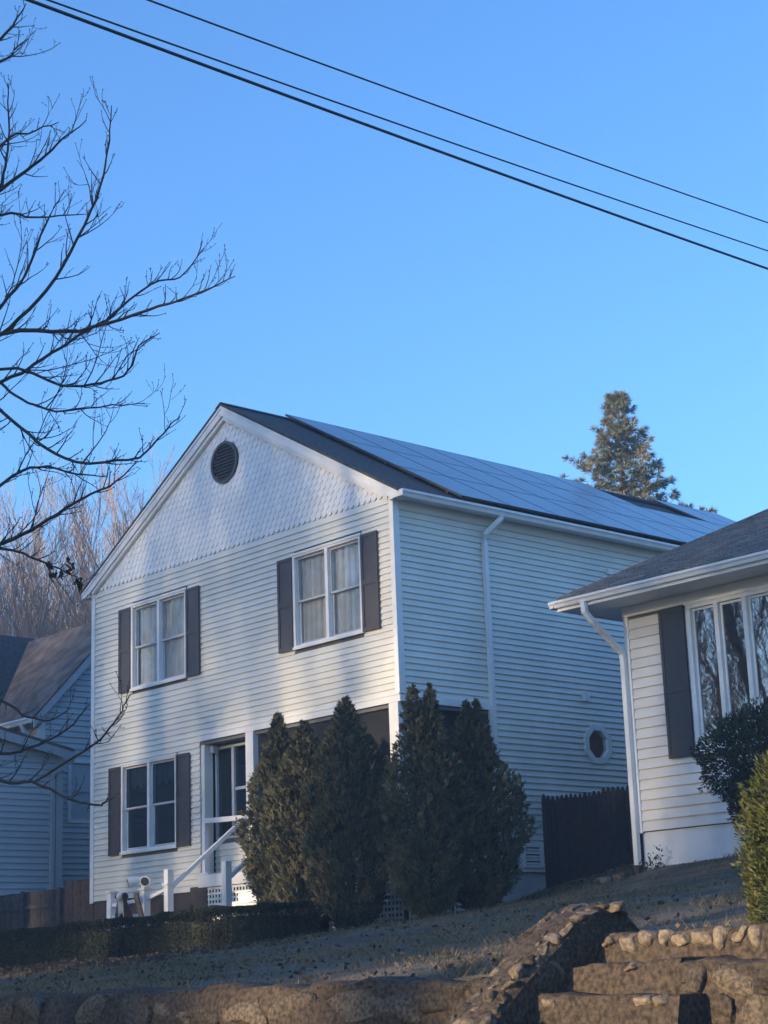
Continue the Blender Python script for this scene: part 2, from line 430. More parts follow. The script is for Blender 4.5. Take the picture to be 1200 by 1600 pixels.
# ---- windows
def frame_ring(mb, x0, x1, z0, z1, y0, y1, w, wb=None):
    wb = wb or w
    mb.box(x0, x0 + w, y0, y1, z0, z1); mb.box(x1 - w, x1, y0, y1, z0, z1)
    mb.box(x0 + w, x1 - w, y0, y1, z1 - w, z1); mb.box(x0 + w, x1 - w, y0, y1, z0, z0 + wb)
def window(parent, x0, x1, z0, z1, y, curtain=True, cols=2, hung=True, gm=None, split=.5, casew=.055):
    fr = MB(); frame_ring(fr, x0, x1, z0, z1, y - .045, y + .10, casew)
    wdt = (x1 - x0 - casew) / cols
    for c in range(1, cols):
        xm = x0 + casew / 2 + wdt * c; fr.box(xm - .035, xm + .035, y - .043, y + .10, z0 + casew, z1 - casew)
    win = part(fr, 'window', M_TRIM, parent)
    part(MB().box(x0 - .02, x1 + .02, y - .065, y - .0455, z0 - .012, z0 + .035), 'sill', M_TRIM, win)
    part(MB().box(x0 - .015, x1 + .015, y - .06, y - .0455, z1 - .02, z1 + .02), 'drip_cap', M_TRIM, win)
    for c in range(cols):
        a = x0 + casew / 2 + wdt * c + casew / 2 + .002; b = a + wdt - casew - .006
        zz0, zz1 = z0 + casew + .002, z1 - casew - .002
        if hung:
            zm = zz0 + (zz1 - zz0) * split
            s1 = MB(); frame_ring(s1, a, b, zm - .02, zz1, y + .012, y + .035, .035)
            part(s1, 'sash', M_SASH, win)
            s2 = MB(); frame_ring(s2, a, b, zz0, zm + .02, y + .045, y + .070, .045)
            part(s2, 'sash', M_SASH, win)
            part(MB().box(a + .036, b - .036, y + .022, y + .026, zm + .016, zz1 - .036), 'pane', gm or M_GLASS, win)
            part(MB().box(a + .046, b - .046, y + .055, y + .059, zz0 + .046, zm - .026), 'pane', gm or M_GLASS, win)
        else:
            s1 = MB(); frame_ring(s1, a, b, zz0, zz1, y + .012, y + .05, .035); part(s1, 'sash', M_TRIM, win)
            part(MB().box(a + .036, b - .036, y + .027, y + .032, zz0 + .036, zz1 - .036), 'pane', gm or M_GLASS, win)
    if curtain:
        cu = MB(); n = 60; rr = random.Random(int((x0 + 50) * 100)); ph = rr.random() * 6
        prof = [(x0 + casew + (x1 - x0 - 2 * casew) * i / n, y + .105 + .018 * sin(i * .9 + ph) + .012 * sin(i * 2.1 + ph * 2)) for i in range(n + 1)]
        for (xa, ya), (xb, yb) in zip(prof[:-1], prof[1:]):
            cu.face((xa, ya, z0 + casew), (xb, yb, z0 + casew), (xb, yb, z1 - casew), (xa, ya, z1 - casew))
        part(cu, 'curtain', M_CURTAIN, win, smooth=True)
    return win
def shutter(parent, x0, x1, z0, z1, y, m, split=.5):
    mb = MB(); frame_ring(mb, x0, x1, z0, z1, y - .066, y - .034, .05, .07)
    zm = z0 + (z1 - z0) * split; mb.box(x0 + .05, x1 - .05, y - .065, y - .034, zm - .045, zm + .045)
    s = part(mb, 'shutter', m, parent)
    part(MB().box(x0 + .051, x1 - .051, y - .054, y - .0345, z0 + .071, zm - .046), 'shutter_panel', m, s)
    part(MB().box(x0 + .051, x1 - .051, y - .054, y - .0345, zm + .046, z1 - .051), 'shutter_panel', m, s)
    return s
for i, (x0, x1, z0, z1) in enumerate(WINS):
    window(house, x0, x1, z0, z1, 0, curtain=(i < 2), gm=None if i < 2 else M_GLASS_D)
    shutter(house, x0 - .385, x0 - .008, z0 - .005, z1 - .03, 0, M_SHUT)
    shutter(house, x1 + .008, x1 + .40, z0 - .0, z1 - .02, 0, M_SHUT)
# lace valance in the lower window
va = MB()
for i in range(24):
    xa = -7.5 + i * 1.6 / 24
    va.face((xa, .13 + .01 * (i % 2), 5.2 - .05 * (i % 3)), (xa + .055, .13 + .01 * ((i + 1) % 2), 5.2 - .05 * ((i + 1) % 3)), (xa + .055, .13, 5.48), (xa, .13, 5.48))
part(va, 'valance', mat('lace_valance', (.16, .17, .18), var=.5, scale=14))
xm_ = -4.55
bw = MB(); frame_ring(bw, BAYW[0], BAYW[1], BAYW[2], BAYW[3], .225, .33, .04); bw.box(xm_ - .035, xm_ + .035, .226, .33, BAYW[2] + .04, BAYW[3] - .04)
bwn = part(bw, 'window', M_SASH)
part(MB().box(BAYW[0] + .041, xm_ - .036, .27, .275, BAYW[2] + .041, BAYW[3] - .041), 'pane', M_GLASS_D, bwn)
part(MB().box(xm_ + .036, BAYW[1] - .041, .27, .275, BAYW[2] + .041, BAYW[3] - .041), 'pane', M_GLASS_D, bwn)
part(MB().box(xm_ + .036, BAYW[1] - .041, .25, .268, 4.82, 4.87), 'meeting_rail', M_SASH, bwn)

# ---- gable: scalloped shingles
sw, se, st_ = .138, .118, .016
def scale_mesh():
    mb = MB(); n = 6; r = sw / 2 - .002
    prof = [(-r, .05 + se), (-r, r)]
    for i in range(1, n): prof.append((-r * cos(pi * i / n), r - r * sin(pi * i / n)))
    prof += [(r, r), (r, .05 + se)]
    top = .05 + se
    f = lambda z, o: -(.004 + (st_ - .002) * (1 - z / top)) - o
    k = len(prof)
    mb.v = [(x, f(z, .006), z) for x, z in prof] + [(x, -.001, z) for x, z in prof]
    mb.f = [tuple(range(k))] + [(i, i + k, (i + 1) % k + k, (i + 1) % k) for i in range(k)]
    me = mb.mesh('scale_shingle'); me.materials.append(M_SCALE); return me
SM = scale_mesh()
spots = []
row = 0
while ZG + row * se < RZ:
    z = ZG + .012 + row * se
    half = W / 2 - (row * se + .02) / SL + .04
    n = int(2 * half / sw) + 2
    for i in range(-n, n + 1):
        x = RX + (i + .5 * (row % 2)) * sw
        if abs(x - RX) < half and not (((x - RX - .0) / .36) ** 2 + ((z + .06 - 10.565) / .36) ** 2 < 1):
            spots.append((x, z))
    row += 1
spots.sort(key=lambda s: -s[0])
for x, z in spots[:300]:
    link('scale_shingle', SM, parent=house, loc=(x, .0, z - 2.3))
rest = MB(); bv = [v.co.copy() for v in SM.vertices]; bf = [tuple(p.vertices) for p in SM.polygons]
for x, z in spots[300:]:
    i = len(rest.v); rest.v += [(v.x + x, v.y, v.z + z) for v in bv]; rest.f += [tuple(i + q for q in f) for f in bf]
tag(part(rest, 'scale_shingles', M_SCALE), kind='stuff')
# round louvred vent
vx, vz, vr = -4.335, 10.565, .385
ring = MB(); n = 40
for i in range(n):
    a, b = 2 * pi * i / n, 2 * pi * (i + 1) / n
    P = lambda r, t, y: (vx + r * cos(t), y, vz + r * sin(t))
    ring.face(P(vr, a, -.05), P(vr, b, -.05), P(vr - .055, b, -.05), P(vr - .055, a, -.05))
    ring.face(P(vr, a, -.05), P(vr, a, -.005), P(vr, b, -.005), P(vr, b, -.05))
    ring.face(P(vr - .055, b, -.05), P(vr - .055, b, -.01), P(vr - .055, a, -.01), P(vr - .055, a, -.05))
vent = part(ring, 'gable_vent', M_SHUT)
ba = MB(); ba.face(*[(vx + (vr - .03) * cos(2 * pi * i / n), -.012, vz + (vr - .03) * sin(2 * pi * i / n)) for i in range(n)])
part(ba, 'vent_back', M_SHUT_D, vent)
for i in range(11):
    z = vz - .30 + i * .06; hw = sqrt(max(.001, (vr - .05) ** 2 - (z - vz) ** 2))
    part(MB().prism([(vx - hw, -.016, z + .03), (vx - hw, -.046, z - .02), (vx - hw, -.040, z - .024), (vx - hw, -.012, z + .022)], (2 * hw, 0, 0)), 'slat', M_SHUT, vent)

# ---- roof
EX = .30                                  # eave overhang
rt = .05
def roof_z(x): return RZ - SL * abs(x - RX)
YF, YB = -.14, D + .15
lx, rx = -W - .27, EX
slabR = MB().prism([(RX, YF, RZ), (rx, YF, roof_z(rx)), (rx, YF, roof_z(rx) - rt), (RX, YF, RZ - rt)], (0, YB - YF, 0))
roofR = part(slabR, 'roof', M_ROOF)
slabL = MB().prism([(RX - .0005, YF, RZ), (RX - .0005, YF, RZ - rt), (lx, YF, roof_z(lx) - rt), (lx, YF, roof_z(lx))], (0, YB - YF, 0))
part(slabL, 'roof', M_ROOF)
part(MB().prism([(RX - .16, YF - .004, RZ - .07), (RX, YF - .004, RZ + .022), (RX + .16, YF - .004, RZ - .07), (RX, YF - .004, RZ + .005)], (0, YB - YF + .008, 0)), 'ridge_cap', M_ROOF)
# rake boards
for s, xe in ((1, rx - .026), (-1, lx + .026)):
    zz = lambda x, o: roof_z(x) - rt - o
    xk = RX + s * ((RZ - rt - .17) - 8.885) / SL
    part(MB().prism([(RX, YF + .02, RZ - rt - .002), (xe, YF + .02, zz(xe, .002)), (xe, YF + .02, 8.885), (xk, YF + .02, 8.885), (RX, YF + .02, RZ - rt - .19)], (0, .03, 0)), 'rake_board', M_TRIM)
    part(MB().prism([(RX, YF + .005, RZ - rt - .004), (xe, YF + .005, zz(xe, .004)), (xe, YF + .005, zz(xe, .05)), (RX, YF + .005, RZ - rt - .055)], (0, .0145, 0)), 'rake_moulding', M_TRIM)
    x2 = xe - s * .3
    part(MB().prism([(RX, YF + .052, RZ - rt - .2), (x2, YF + .052, zz(x2, .15)), (x2, YF + .052, zz(x2, .235)), (RX, YF + .052, RZ - rt - .26)], (0, .06, 0)), 'rake_frieze', M_TRIM)
    part(MB().prism([(RX, YF + .05, RZ - rt - .01), (xe, YF + .05, zz(xe, .01)), (xe, YF + .05, zz(xe, .03)), (RX, YF + .05, RZ - rt - .03)], (0, .14, 0)), 'rake_soffit', M_TRIM)
ez = roof_z(rx) - rt
part(MB().box(.0, rx - .062, YF + .051, .1, ZG - .075, ZG - .02), 'eave_return', M_TRIM)
part(MB().box(lx + .062, -W - .021, YF + .051, .1, ZG - .075, ZG - .02), 'eave_return', M_TRIM)
part(MB().box(.041, rx - .061, .101, D + .1, ZG - .045, ZG - .02), 'soffit', M_TRIM)
part(MB().box(rx - .06, rx - .03, YF + .03, D + .12, ZG - .07, ez + .03), 'fascia', M_TRIM)
part(MB().box(lx + .03, lx + .06, YF + .03, D + .12, ZG - .07, ez + .03), 'fascia', M_TRIM)
part(MB().box(.036, .0405, .1, D, ZG - .19, ZG - .046), 'frieze_board', M_SIDING)
def gutter(parent, p, direction, out, m=None, name='gutter', h=.11, wd=.12):
    """K-style trough: profile swept along direction; out = unit outward vector"""
    o = Vector(out); prof = [(0, -h), (wd * .62, -h), (wd * .80, -h * .55), (wd, -h * .35), (wd, -h * .02), (wd * .94, -h * .02), (wd * .93, -h * .28), (wd * .72, -h * .5), (wd * .57, -h * .93), (.006, -h * .93), (.006, 0), (0, 0)]
    return part(MB().prism([Vector(p) + o * a + Vector((0, 0, b)) for a, b in prof], direction), name, m or M_TRIM, parent)
part(MB().box(rx - .028, rx + .085, YF + .004, YF + .0095, ez - .07, ez + .03), 'gutter_end', M_TRIM)
gutter(house, (rx - .029, YF + .01, ez + .035), (0, D + .2, 0), (1, 0, 0))
# downspout
def pipe(pts, s, parent, name, m):
    return part(MB().tube(pts, s, 4), name, m, parent)
pipe([(rx + .03, 2.11, ez - .02), (rx + .02, 2.10, ez - .12), (.09, 1.95, ez - .36), (.07, 1.94, ez - .5), (.07, 1.94, 3.0)], .055, house, 'downspout', M_TRIM)
# solar panels: three rows of portrait panels
pw, ph_, gap = 1.134, 1.70, .018
nx, nz = SL / sqrt(1 + SL * SL), 1 / sqrt(1 + SL * SL)      # roof normal (x,z)
dx, dz_ = nz, -nx                                          # downslope direction
u0 = .10
def rp(u, y, o): return (RX + dx * u + nx * o, y, RZ + dz_ * u + nz * o)
for r in range(3):
    for c in range(11):
        if r == 0 and c in (7, 8): continue
        ua = u0 + r * (ph_ + gap); ya = 1.25 + c * (pw + gap)
        fr = MB()
        for a, b, e, g in ((ua, ua + .02, ya, ya + pw), (ua + ph_ - .02, ua + ph_, ya, ya + pw), (ua + .02, ua + ph_ - .02, ya, ya + .02), (ua + .02, ua + ph_ - .02, ya + pw - .02, ya + pw)):
            fr.prism([rp(a, e, .05), rp(b, e, .05), rp(b, g, .05), rp(a, g, .05)], (nx * .036, 0, nz * .036))
        p_ = part(fr, 'solar_panel', M_ALU)
        part(MB().prism([rp(ua + .0205, ya + .0205, .055), rp(ua + ph_ - .0205, ya + .0205, .055), rp(ua + ph_ - .0205, ya + pw - .0205, .055), rp(ua + .0205, ya + pw - .0205, .055)], (nx * .031, 0, nz * .031)), 'panel_glass', M_PANEL, p_)
for ua in (.5, 1.4, 2.2, 3.1, 3.9, 4.8):
    part(MB().prism([rp(ua, 1.3, .002), rp(ua + .04, 1.3, .002), rp(ua + .04, 1.3, .048), rp(ua, 1.3, .048)], (0, 12.5, 0)), 'panel_rail', M_ALU)
# side details: octagonal window, meter box, vent grille, bracket
oy, oz, orr = OCT
def octa(r, y0=0): return [(oy + r * cos(pi / 8 + k * pi / 4), oz + r * sin(pi / 8 + k * pi / 4)) for k in range(8)]
oc = MB(); A, B = octa(.355), octa(.25)
for k in range(8):
    k2 = (k + 1) % 8
    for x, flip in ((.05, 0),):
        oc.face((x, *A[k]), (x, *A[k2]), (x, *B[k2]), (x, *B[k]))
    oc.face((.05, *A[k2]), (.05, *A[k]), (-.0, *A[k]), (-.0, *A[k2])); oc.face((.05, *B[k]), (.05, *B[k2]), (-.06, *B[k2]), (-.06, *B[k]))
ow = part(oc, 'octagon_window', M_TRIM, label='small white octagonal window on the side wall')
part(MB().face(*[(.0, *q) for q in octa(.255)]), 'pane', glass('octagon_glass', tint=(.7, .65, .6), refl=.35, wav=.15), ow)
part(MB().box(-.3, -.28, oy - .5, oy + .5, oz - .5, oz + .5), 'blind', M_WOOD, ow)
part(MB().box(.02, .09, 4.15, 4.27, 6.02, 6.16), 'utility_box', M_TRIM)
part(MB().box(.02, .07, 5.0, 5.12, 8.32, 8.42), 'utility_box', M_TRIM)
gr = MB(); 
for (a, b, c, d) in ((2.5, 2.95, 3.24, 3.28), (2.5, 2.95, 3.56, 3.60), (2.5, 2.54, 3.28, 3.56), (2.89, 2.95, 3.28, 3.56)): gr.box(.02, .055, a, b, c, d)
g_ = part(gr, 'vent_grille', M_TRIM)
part(MB().box(.0195, .022, 2.53, 2.9, 3.27, 3.57), 'grille_back', M_SHUT_D, g_)
for i in range(5): part(MB().prism([(.025, 2.54, 3.30 + i * .054), (.05, 2.54, 3.29 + i * .054), (.05, 2.54, 3.315 + i * .054), (.025, 2.54, 3.325 + i * .054)], (0, .35, 0)), 'slat', M_TRIM, g_)

# ---- porch skirt: square lattice between posts
def lattice(parent, axis, a0, a1, z0, z1, fixed, m, name='lattice_panel'):
    mb = MB(); n = int((a1 - a0) / .085); 
    for i in range(n + 1):
        a = a0 + (a1 - a0 - .04) * i / n
        if axis == 'x': mb.box(a, a + .038, fixed, fixed + .008, z0, z1)
        else: mb.box(fixed - .008, fixed, a, a + .038, z0, z1)
    k = max(2, int((z1 - z0) / .085))
    for i in range(k + 1):
        z = z0 + (z1 - z0 - .04) * i / k
        if axis == 'x': mb.box(a0, a1, fixed - .0085, fixed - .0005, z, z + .038)
        else: mb.box(fixed + .0005, fixed + .0085, a0, a1, z, z + .038)
    return part(mb, name, m, parent)
for a, b in ((PORCH_X + .23, -3.55), (-1.78, -.92), (-.86, -.06)):
    lattice(house, 'x', a, b, 2.2, 3.21, -.035, M_TRIM)
lattice(house, 'y', .02, .9, 2.3, 3.21, 0.0, M_TRIM); lattice(house, 'y', .96, PORCH_D - .02, 2.4, 3.21, 0.0, M_TRIM)
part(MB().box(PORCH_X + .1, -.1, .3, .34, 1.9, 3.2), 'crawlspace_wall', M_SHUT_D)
# ------------------------------------------------------------------ entry steps, railings and what stands beside them
es = thing('entry_steps', 'white wooden entry steps rising to the porch behind the low hedge', 'steps', (-2.65, -.6, 2.2))
for k in range(4):
    z1 = 2.505 + .185 * (k + 1); y0 = -1.08 + .27 * k
    part(MB().box(-3.44, -1.87, y0, y0 + .02, z1 - .185 - (.3 if k == 0 else 0), z1 - .033), 'riser', M_TRIM, es)
    part(MB().box(-3.47, -1.80, y0 - .035, y0 + .29 if k < 3 else -.08, z1 - .032, z1), 'tread', M_TRIM, es)
part(MB().prism([(-3.44, -1.05, 2.1), (-3.44, -1.05, 2.62), (-3.44, -.09, 3.18), (-3.44, -.09, 2.1)], (.03, 0, 0)), 'stringer', M_TRIM, es)
part(MB().prism([(-1.90, -1.05, 2.1), (-1.90, -1.05, 2.62), (-1.90, -.09, 3.18), (-1.90, -.09, 2.1)], (.03, 0, 0)), 'stringer', M_TRIM, es)

def post(parent, x, y, z0, z1, s=.06, cap=False, collar=None):
    p = part(MB().box(x - s, x + s, y - s, y + s, z0, z1), 'post', M_TRIM, parent)
    if cap: 
        part(MB().box(x - s - .03, x + s + .03, y - s - .03, y + s + .03, z1 + .001, z1 + .03), 'post_cap', M_TRIM, p)
        part(MB().prism([(x - s, y - s, z1 + .0305), (x + s, y - s, z1 + .0305), (x + s, y + s, z1 + .0305), (x - s, y + s, z1 + .0305)], (0, 0, .012)), 'post_cap', M_TRIM, p)
    if collar: part(MB().box(x - s - .025, x + s + .025, y - s - .025, y + s + .025, collar, collar + .03), 'post_collar', M_TRIM, p)
    return p
def rail(parent, a, b, s=.035): return part(MB().tube([a, b], s * 1.3, 4), 'rail', M_TRIM, parent)
hr = thing('stair_handrail', 'long white handrail climbing from a collared post to the porch column', 'railing', (-4.0, -1.5, 2.2))
post(hr, -4.0, -1.5, 2.25, 3.43, .055, collar=3.18)
rail(hr, (-3.97, -1.45, 3.17), (-3.84, -.06, 4.28))
post(hr, -5.02, -.02, 3.431, 4.42, .045)
rail(hr, (-4.98, -.03, 4.33), (-3.83, -.03, 4.29), .045)
part(MB().box(-5.12, -4.9, -.07, .1, 3.4305, 3.46), 'base_plate', M_TRIM, hr)
h2 = thing('stair_handrail', 'short white post and handrail in front of the entry steps, beside the leftmost arborvitae', 'railing', (-2.46, -1.5, 2.2))
post(h2, -2.46, -1.5, 2.25, 3.45, .055)
rail(h2, (-2.43, -1.45, 3.22), (-2.40, -.1, 4.25))
h3 = thing('garden_railing', 'low white railing of two capped posts left of the porch', 'railing', (-5.64, -1.5, 2.2))
post(h3, -5.64, -1.5, 2.2, 3.15, .06, cap=True)
post(h3, -4.66, -1.5, 2.2, 3.14, .06, cap=True)
rail(h3, (-5.58, -1.5, 2.95), (-4.72, -1.5, 3.0), .03); rail(h3, (-4.60, -1.5, 3.0), (-4.06, -1.5, 3.12), .03); rail(h3, (-5.58, -1.5, 2.75), (-4.72, -1.5, 2.75), .03)
# twin floodlights on the second post
fl = thing('flood_lamp', 'white twin-headed floodlight on top of the second railing post', 'lamp', (-4.66, -1.5, 3.18))
part(MB().box(-4.71, -4.61, -1.55, -1.45, 3.1835, 3.25), 'lamp_base', M_TRIM, fl)
for sx, yy in ((-.11, -1.58), (.13, -1.5)):
    c0 = Vector((-4.66 + sx * .4, yy + .06, 3.33)); c1 = Vector((-4.66 + sx * 1.5, yy - .14, 3.27))
    pts = [c0.lerp(c1, t) for t in (0, .25, .6, 1)]
    h_ = part(MB().tube(pts, [.035, .05, .075, .088], 12), 'lamp_head', M_TRIM, fl, smooth=False)
    d_ = (c1 - c0).normalized()
    part(MB().tube([c1 + d_ * .001, c1 + d_ * .006], .07, 12), 'lamp_lens', M_SHUT_D, h_)
    part(MB().tube([(-4.66, -1.5, 3.24), c0], .02, 6), 'lamp_arm', M_TRIM, fl)
# timbers and leaning plank
tb = thing('garden_timber', 'stacked brown timbers along the house wall behind the dog', 'timber', (-5.5, -.5, 2.3))
part(MB().box(-7.0, -5.45, -.62, -.45, 2.2, 2.80), 'timber', M_WOOD, tb); part(MB().box(-6.9, -5.43, -.6, -.44, 2.805, 2.95), 'timber', M_FENCE_B, tb)
pk = tag(part(MB().prism([(-4.66, -1.74, 3.10), (-4.54, -1.74, 3.10), (-4.20, -1.74, 2.3), (-4.32, -1.74, 2.3)], (0, .03, 0)), 'plank', M_WOOD, tb), 'grey plank leaning beside the dog, left of the second post', 'plank')
pk.parent = None; pk.location = tb.location
# dog, sitting
def dog():
    J = [((0, .10, .10), .085), ((0, .02, .20), .085), ((0, -.05, .29), .075), ((0, -.075, .36), .05), ((0, -.10, .415), .06), ((0, -.155, .405), .045), ((0, -.205, .395), .032),
         ((-.05, -.07, .22), .04), ((-.052, -.09, .11), .026), ((-.052, -.10, .02), .024), ((-.052, -.13, .012), .022),
         ((.05, -.07, .22), .04), ((.052, -.09, .11), .026), ((.052, -.10, .02), .024), ((.052, -.13, .012), .022),
         ((-.085, .02, .09), .055), ((-.09, -.04, .04), .03), ((-.09, -.08, .018), .024),
         ((.085, .02, .09), .055), ((.09, -.04, .04), .03), ((.09, -.08, .018), .024),
         ((0, .18, .06), .022), ((.04, .26, .03), .016), ((-.055, -.08, .43), .024), ((-.075, -.09, .385), .018), ((.055, -.08, .43), .024), ((.075, -.09, .385), .018)]
    E_ = [(0, 1), (1, 2), (2, 3), (3, 4), (4, 5), (5, 6), (2, 7), (7, 8), (8, 9), (9, 10), (2, 11), (11, 12), (12, 13), (13, 14), (0, 15), (15, 16), (16, 17), (0, 18), (18, 19), (19, 20), (0, 21), (21, 22), (4, 23), (23, 24), (4, 25), (25, 26)]
    me = bpy.data.meshes.new('dog'); me.from_pydata([j[0] for j in J], E_, []); me.update()
    o = bpy.data.objects.new('dog', me); COL.objects.link(o)
    sk = o.modifiers.new('skin', 'SKIN')
    for i, j in enumerate(J): me.skin_vertices[0].data[i].radius = (j[1], j[1]); me.skin_vertices[0].data[i].use_root = (i == 0)
    sb = o.modifiers.new('sub', 'SUBSURF'); sb.levels = 2; sb.render_levels = 2
    sk.use_smooth_shade = True
    m = mat('dog_coat', (.075, .035, .025), rough=.8, var=.3, scale=30)
    t = m.node_tree; n = t.nodes; l = t.links; b = n['Principled BSDF']
    tc = n.new('ShaderNodeTexCoord'); sp = n.new('ShaderNodeSeparateXYZ'); l.new(tc.outputs['Object'], sp.inputs[0])
    def band(sock, lo, hi):
        mr = n.new('ShaderNodeMapRange'); mr.inputs['From Min'].default_value = lo; mr.inputs['From Max'].default_value = hi; l.new(sock, mr.inputs['Value']); return mr.outputs[0]
    ax = n.new('ShaderNodeMath'); ax.operation = 'ABSOLUTE'; l.new(sp.outputs['X'], ax.inputs[0])
    blaze = n.new('ShaderNodeMath'); blaze.operation = 'MULTIPLY'
    l.new(band(ax.outputs[0], .04, .028), blaze.inputs[0]); l.new(band(sp.outputs['Y'], -.08, -.1), blaze.inputs[1])
    legs = band(sp.outputs['Z'], .11, .08)
    mx = n.new('ShaderNodeMath'); mx.operation = 'MAXIMUM'; l.new(blaze.outputs[0], mx.inputs[0]); l.new(legs, mx.inputs[1])
    mc = n.new('ShaderNodeMix'); mc.data_type = 'RGBA'; l.new(mx.outputs[0], mc.inputs['Factor'])
    l.new(b.inputs['Base Color'].links[0].from_socket, mc.inputs[6]); mc.inputs[7].default_value = (.62, .60, .57, 1)
    l.new(mc.outputs[2], b.inputs['Base Color']); me.materials.append(m)
    return o
dg = dog(); dg.location = (-4.86, -1.78, 2.50); dg.rotation_euler = (0, 0, radians(38)); dg.scale = (1.35, 1.35, 1.35)
tag(dg, 'small brown and white dog sitting between the capped railing posts', 'dog')
st = tag(MB().box(-5.9, -4.1, -2.0, -1.4, 2.0, 2.50).build('landing_slab', M_WOOD), 'low timber landing under the dog and railing posts', 'landing')
# ------------------------------------------------------------------ right-hand house (hip roof)
rh = thing('hip_roof_house', 'single-storey pale house with grey hip roof and dark shutter at right edge', 'house', (2.93, 1.95, 2.9))
RXW, RYW = 2.93, 1.95
rzb, rc = 3.54, .1485
RW = [(4.09, 6.66, 4.535, 6.70)]
REND, RBACK = 12.5, 10.5
for k in range(21):
    z0 = rzb + k * rc
    for s0, s1 in cut(z0, z0 + rc, RXW + .06, REND, RW):
        board(rh, M_SIDING_R, 'x', s0, s1, RYW, z0, rc, t=.03)
cr = MB(); wall_with_holes(cr, RXW, REND, rzb, 6.855, RYW + .001, RYW + .12, RW)
cr.box(RXW, RXW + .12, RYW + .121, RBACK, rzb, 6.855); cr.box(REND - .12, REND, RYW + .121, RBACK, rzb, 6.855); cr.box(RXW + .121, REND - .121, RBACK - .12, RBACK, rzb, 6.855)
cr.box(RXW + .121, REND - .121, RYW + .121, RBACK - .121, rzb, rzb + .05); cr.box(RXW + .121, REND - .121, 5.0, 5.1, rzb + .051, 6.8)
part(cr, 'wall', M_PLASTER, rh)
part(MB().box(RXW - .02, RXW + .06, RYW - .04, RYW - .0005, rzb - .02, 6.70), 'corner_post', M_TRIM, rh)
part(MB().box(RXW - .021, RXW - .001, RYW, RYW + .09, rzb - .02, 6.855), 'corner_post', M_TRIM, rh)
part(MB().box(RXW + .015, REND, RYW + .02, RYW + .2, 2.6, rzb - .012), 'foundation', M_FOUND_W, rh)
part(MB().box(RXW + .015, RXW + .2, RYW + .21, RBACK, 2.6, rzb - .012), 'foundation', M_FOUND_W, rh)
window(rh, *RW[0], RYW, curtain=False, cols=5, hung=False, gm=M_GLASS_R, casew=.075)
shutter(rh, 3.60, 4.06, 4.52, 6.69, RYW, M_SHUT_D, split=.45)
part(MB().box(RXW - .02, REND, RYW - .05, RYW - .0005, 6.705, 6.858), 'frieze_board', M_SIDING_R, rh)
# roof: four planes with lapped shingle tabs on the front plane
ov = .70; ex0, ey0 = RXW - .73, RYW - ov; ex1, ey1 = REND + ov, RBACK + ov
ezr, rs_ = 7.03, .53
hd = (ey1 - ey0) / 2; rzz = ezr + rs_ * hd
A_, B_, C_, D_ = (ex0, ey0, ezr), (ex1, ey0, ezr), (ex1, ey1, ezr), (ex0, ey1, ezr)
R1, R2 = (ex0 + hd, ey0 + hd, rzz), (ex1 - hd, ey0 + hd, rzz)
rf = MB().face(A_, B_, R2, R1).face(B_, C_, R2).face(C_, D_, R1, R2).face(D_, A_, R1)
rf.face(*[(p[0], p[1], p[2] - .05) for p in (D_, C_, B_, A_)])
for p, q in ((A_, B_), (B_, C_), (C_, D_), (D_, A_)): rf.face((p[0], p[1], p[2] - .05), (q[0], q[1], q[2] - .05), q, p)
rroof = part(rf, 'roof', M_ROOF_R, rh)
_cl = sqrt(1 + rs_ ** 2)
def tabmesh(wd, ln, th):
    mb = MB(); f = lambda v, o: (v / _cl - o * rs_ / _cl, v / _cl * rs_ + o / _cl)
    pr = [f(0, .003), f(0, .003 + th), f(ln, .006), f(ln, .003)]
    mb.prism([(0, a, b) for a, b in pr], (wd, 0, 0)); me = mb.mesh('roof_shingle'); me.materials.append(M_ROOF_R); return me
exps = .135
tabs = []
rr = random.Random(5)
tw = [.22, .27, .31, .35]; tm = {(w_, t_): tabmesh(w_ - .004, exps + .03, t_) for w_ in tw for t_ in (.012, .020)}
v = 0.0; rowi = 0
while v < hd * _cl - .2:
    s = v / _cl; x = ex0 + s + .02; 
    while x < ex1 - s - .4:
        w_ = rr.choice(tw); tabs.append((x, v, w_, rr.choice((.012, .020)))); x += w_
    v += exps; rowi += 1
vis = [t for t in tabs if t[0] < 7.6 - t[1] * .3]; vis.sort(key=lambda t: t[0] * .6 + t[1]); shown = set(vis[:300])
rest = MB()
for x, v, w_, t_ in tabs:
    y, z = ey0 + v / _cl, ezr + v / _cl * rs_
    if (x, v, w_, t_) in shown:
        link('roof_shingle', tm[(w_, t_)], parent=rroof, loc=(x - 2.93, y - 1.95, z - 2.9))
    elif x < 11:
        i = len(rest.v); me = tm[(w_, t_)]
        rest.v += [(q.co.x + x, q.co.y + y, q.co.z + z) for q in me.vertices]; rest.f += [tuple(i + a for a in p.vertices) for p in me.polygons]
tag(part(rest, 'roof_shingles', M_ROOF_R, rroof), kind='stuff')
part(MB().tube([(A_[0] + .02, A_[1] + .02, A_[2] + .015), (R1[0], R1[1], R1[2] + .02)], .05, 5, flat=(1.4, .5)), 'hip_cap', M_ROOF_R, rroof)
part(MB().box(ex0 + .03, ex1, ey0 + .03, RYW - .0405, 6.86, 6.885), 'soffit', M_TRIM, rh)
part(MB().box(ex0 + .03, RXW - .022, RYW - .0404, RBACK, 6.86, 6.885), 'soffit', M_TRIM, rh)
part(MB().box(ex0 + .005, ex1, ey0 + .004, ey0 + .029, 6.85, ezr - .052), 'fascia', M_TRIM, rh)
part(MB().box(ex0 + .004, ex0 + .029, ey0 + .0295, ey1, 6.85, ezr - .052), 'fascia', M_TRIM, rh)
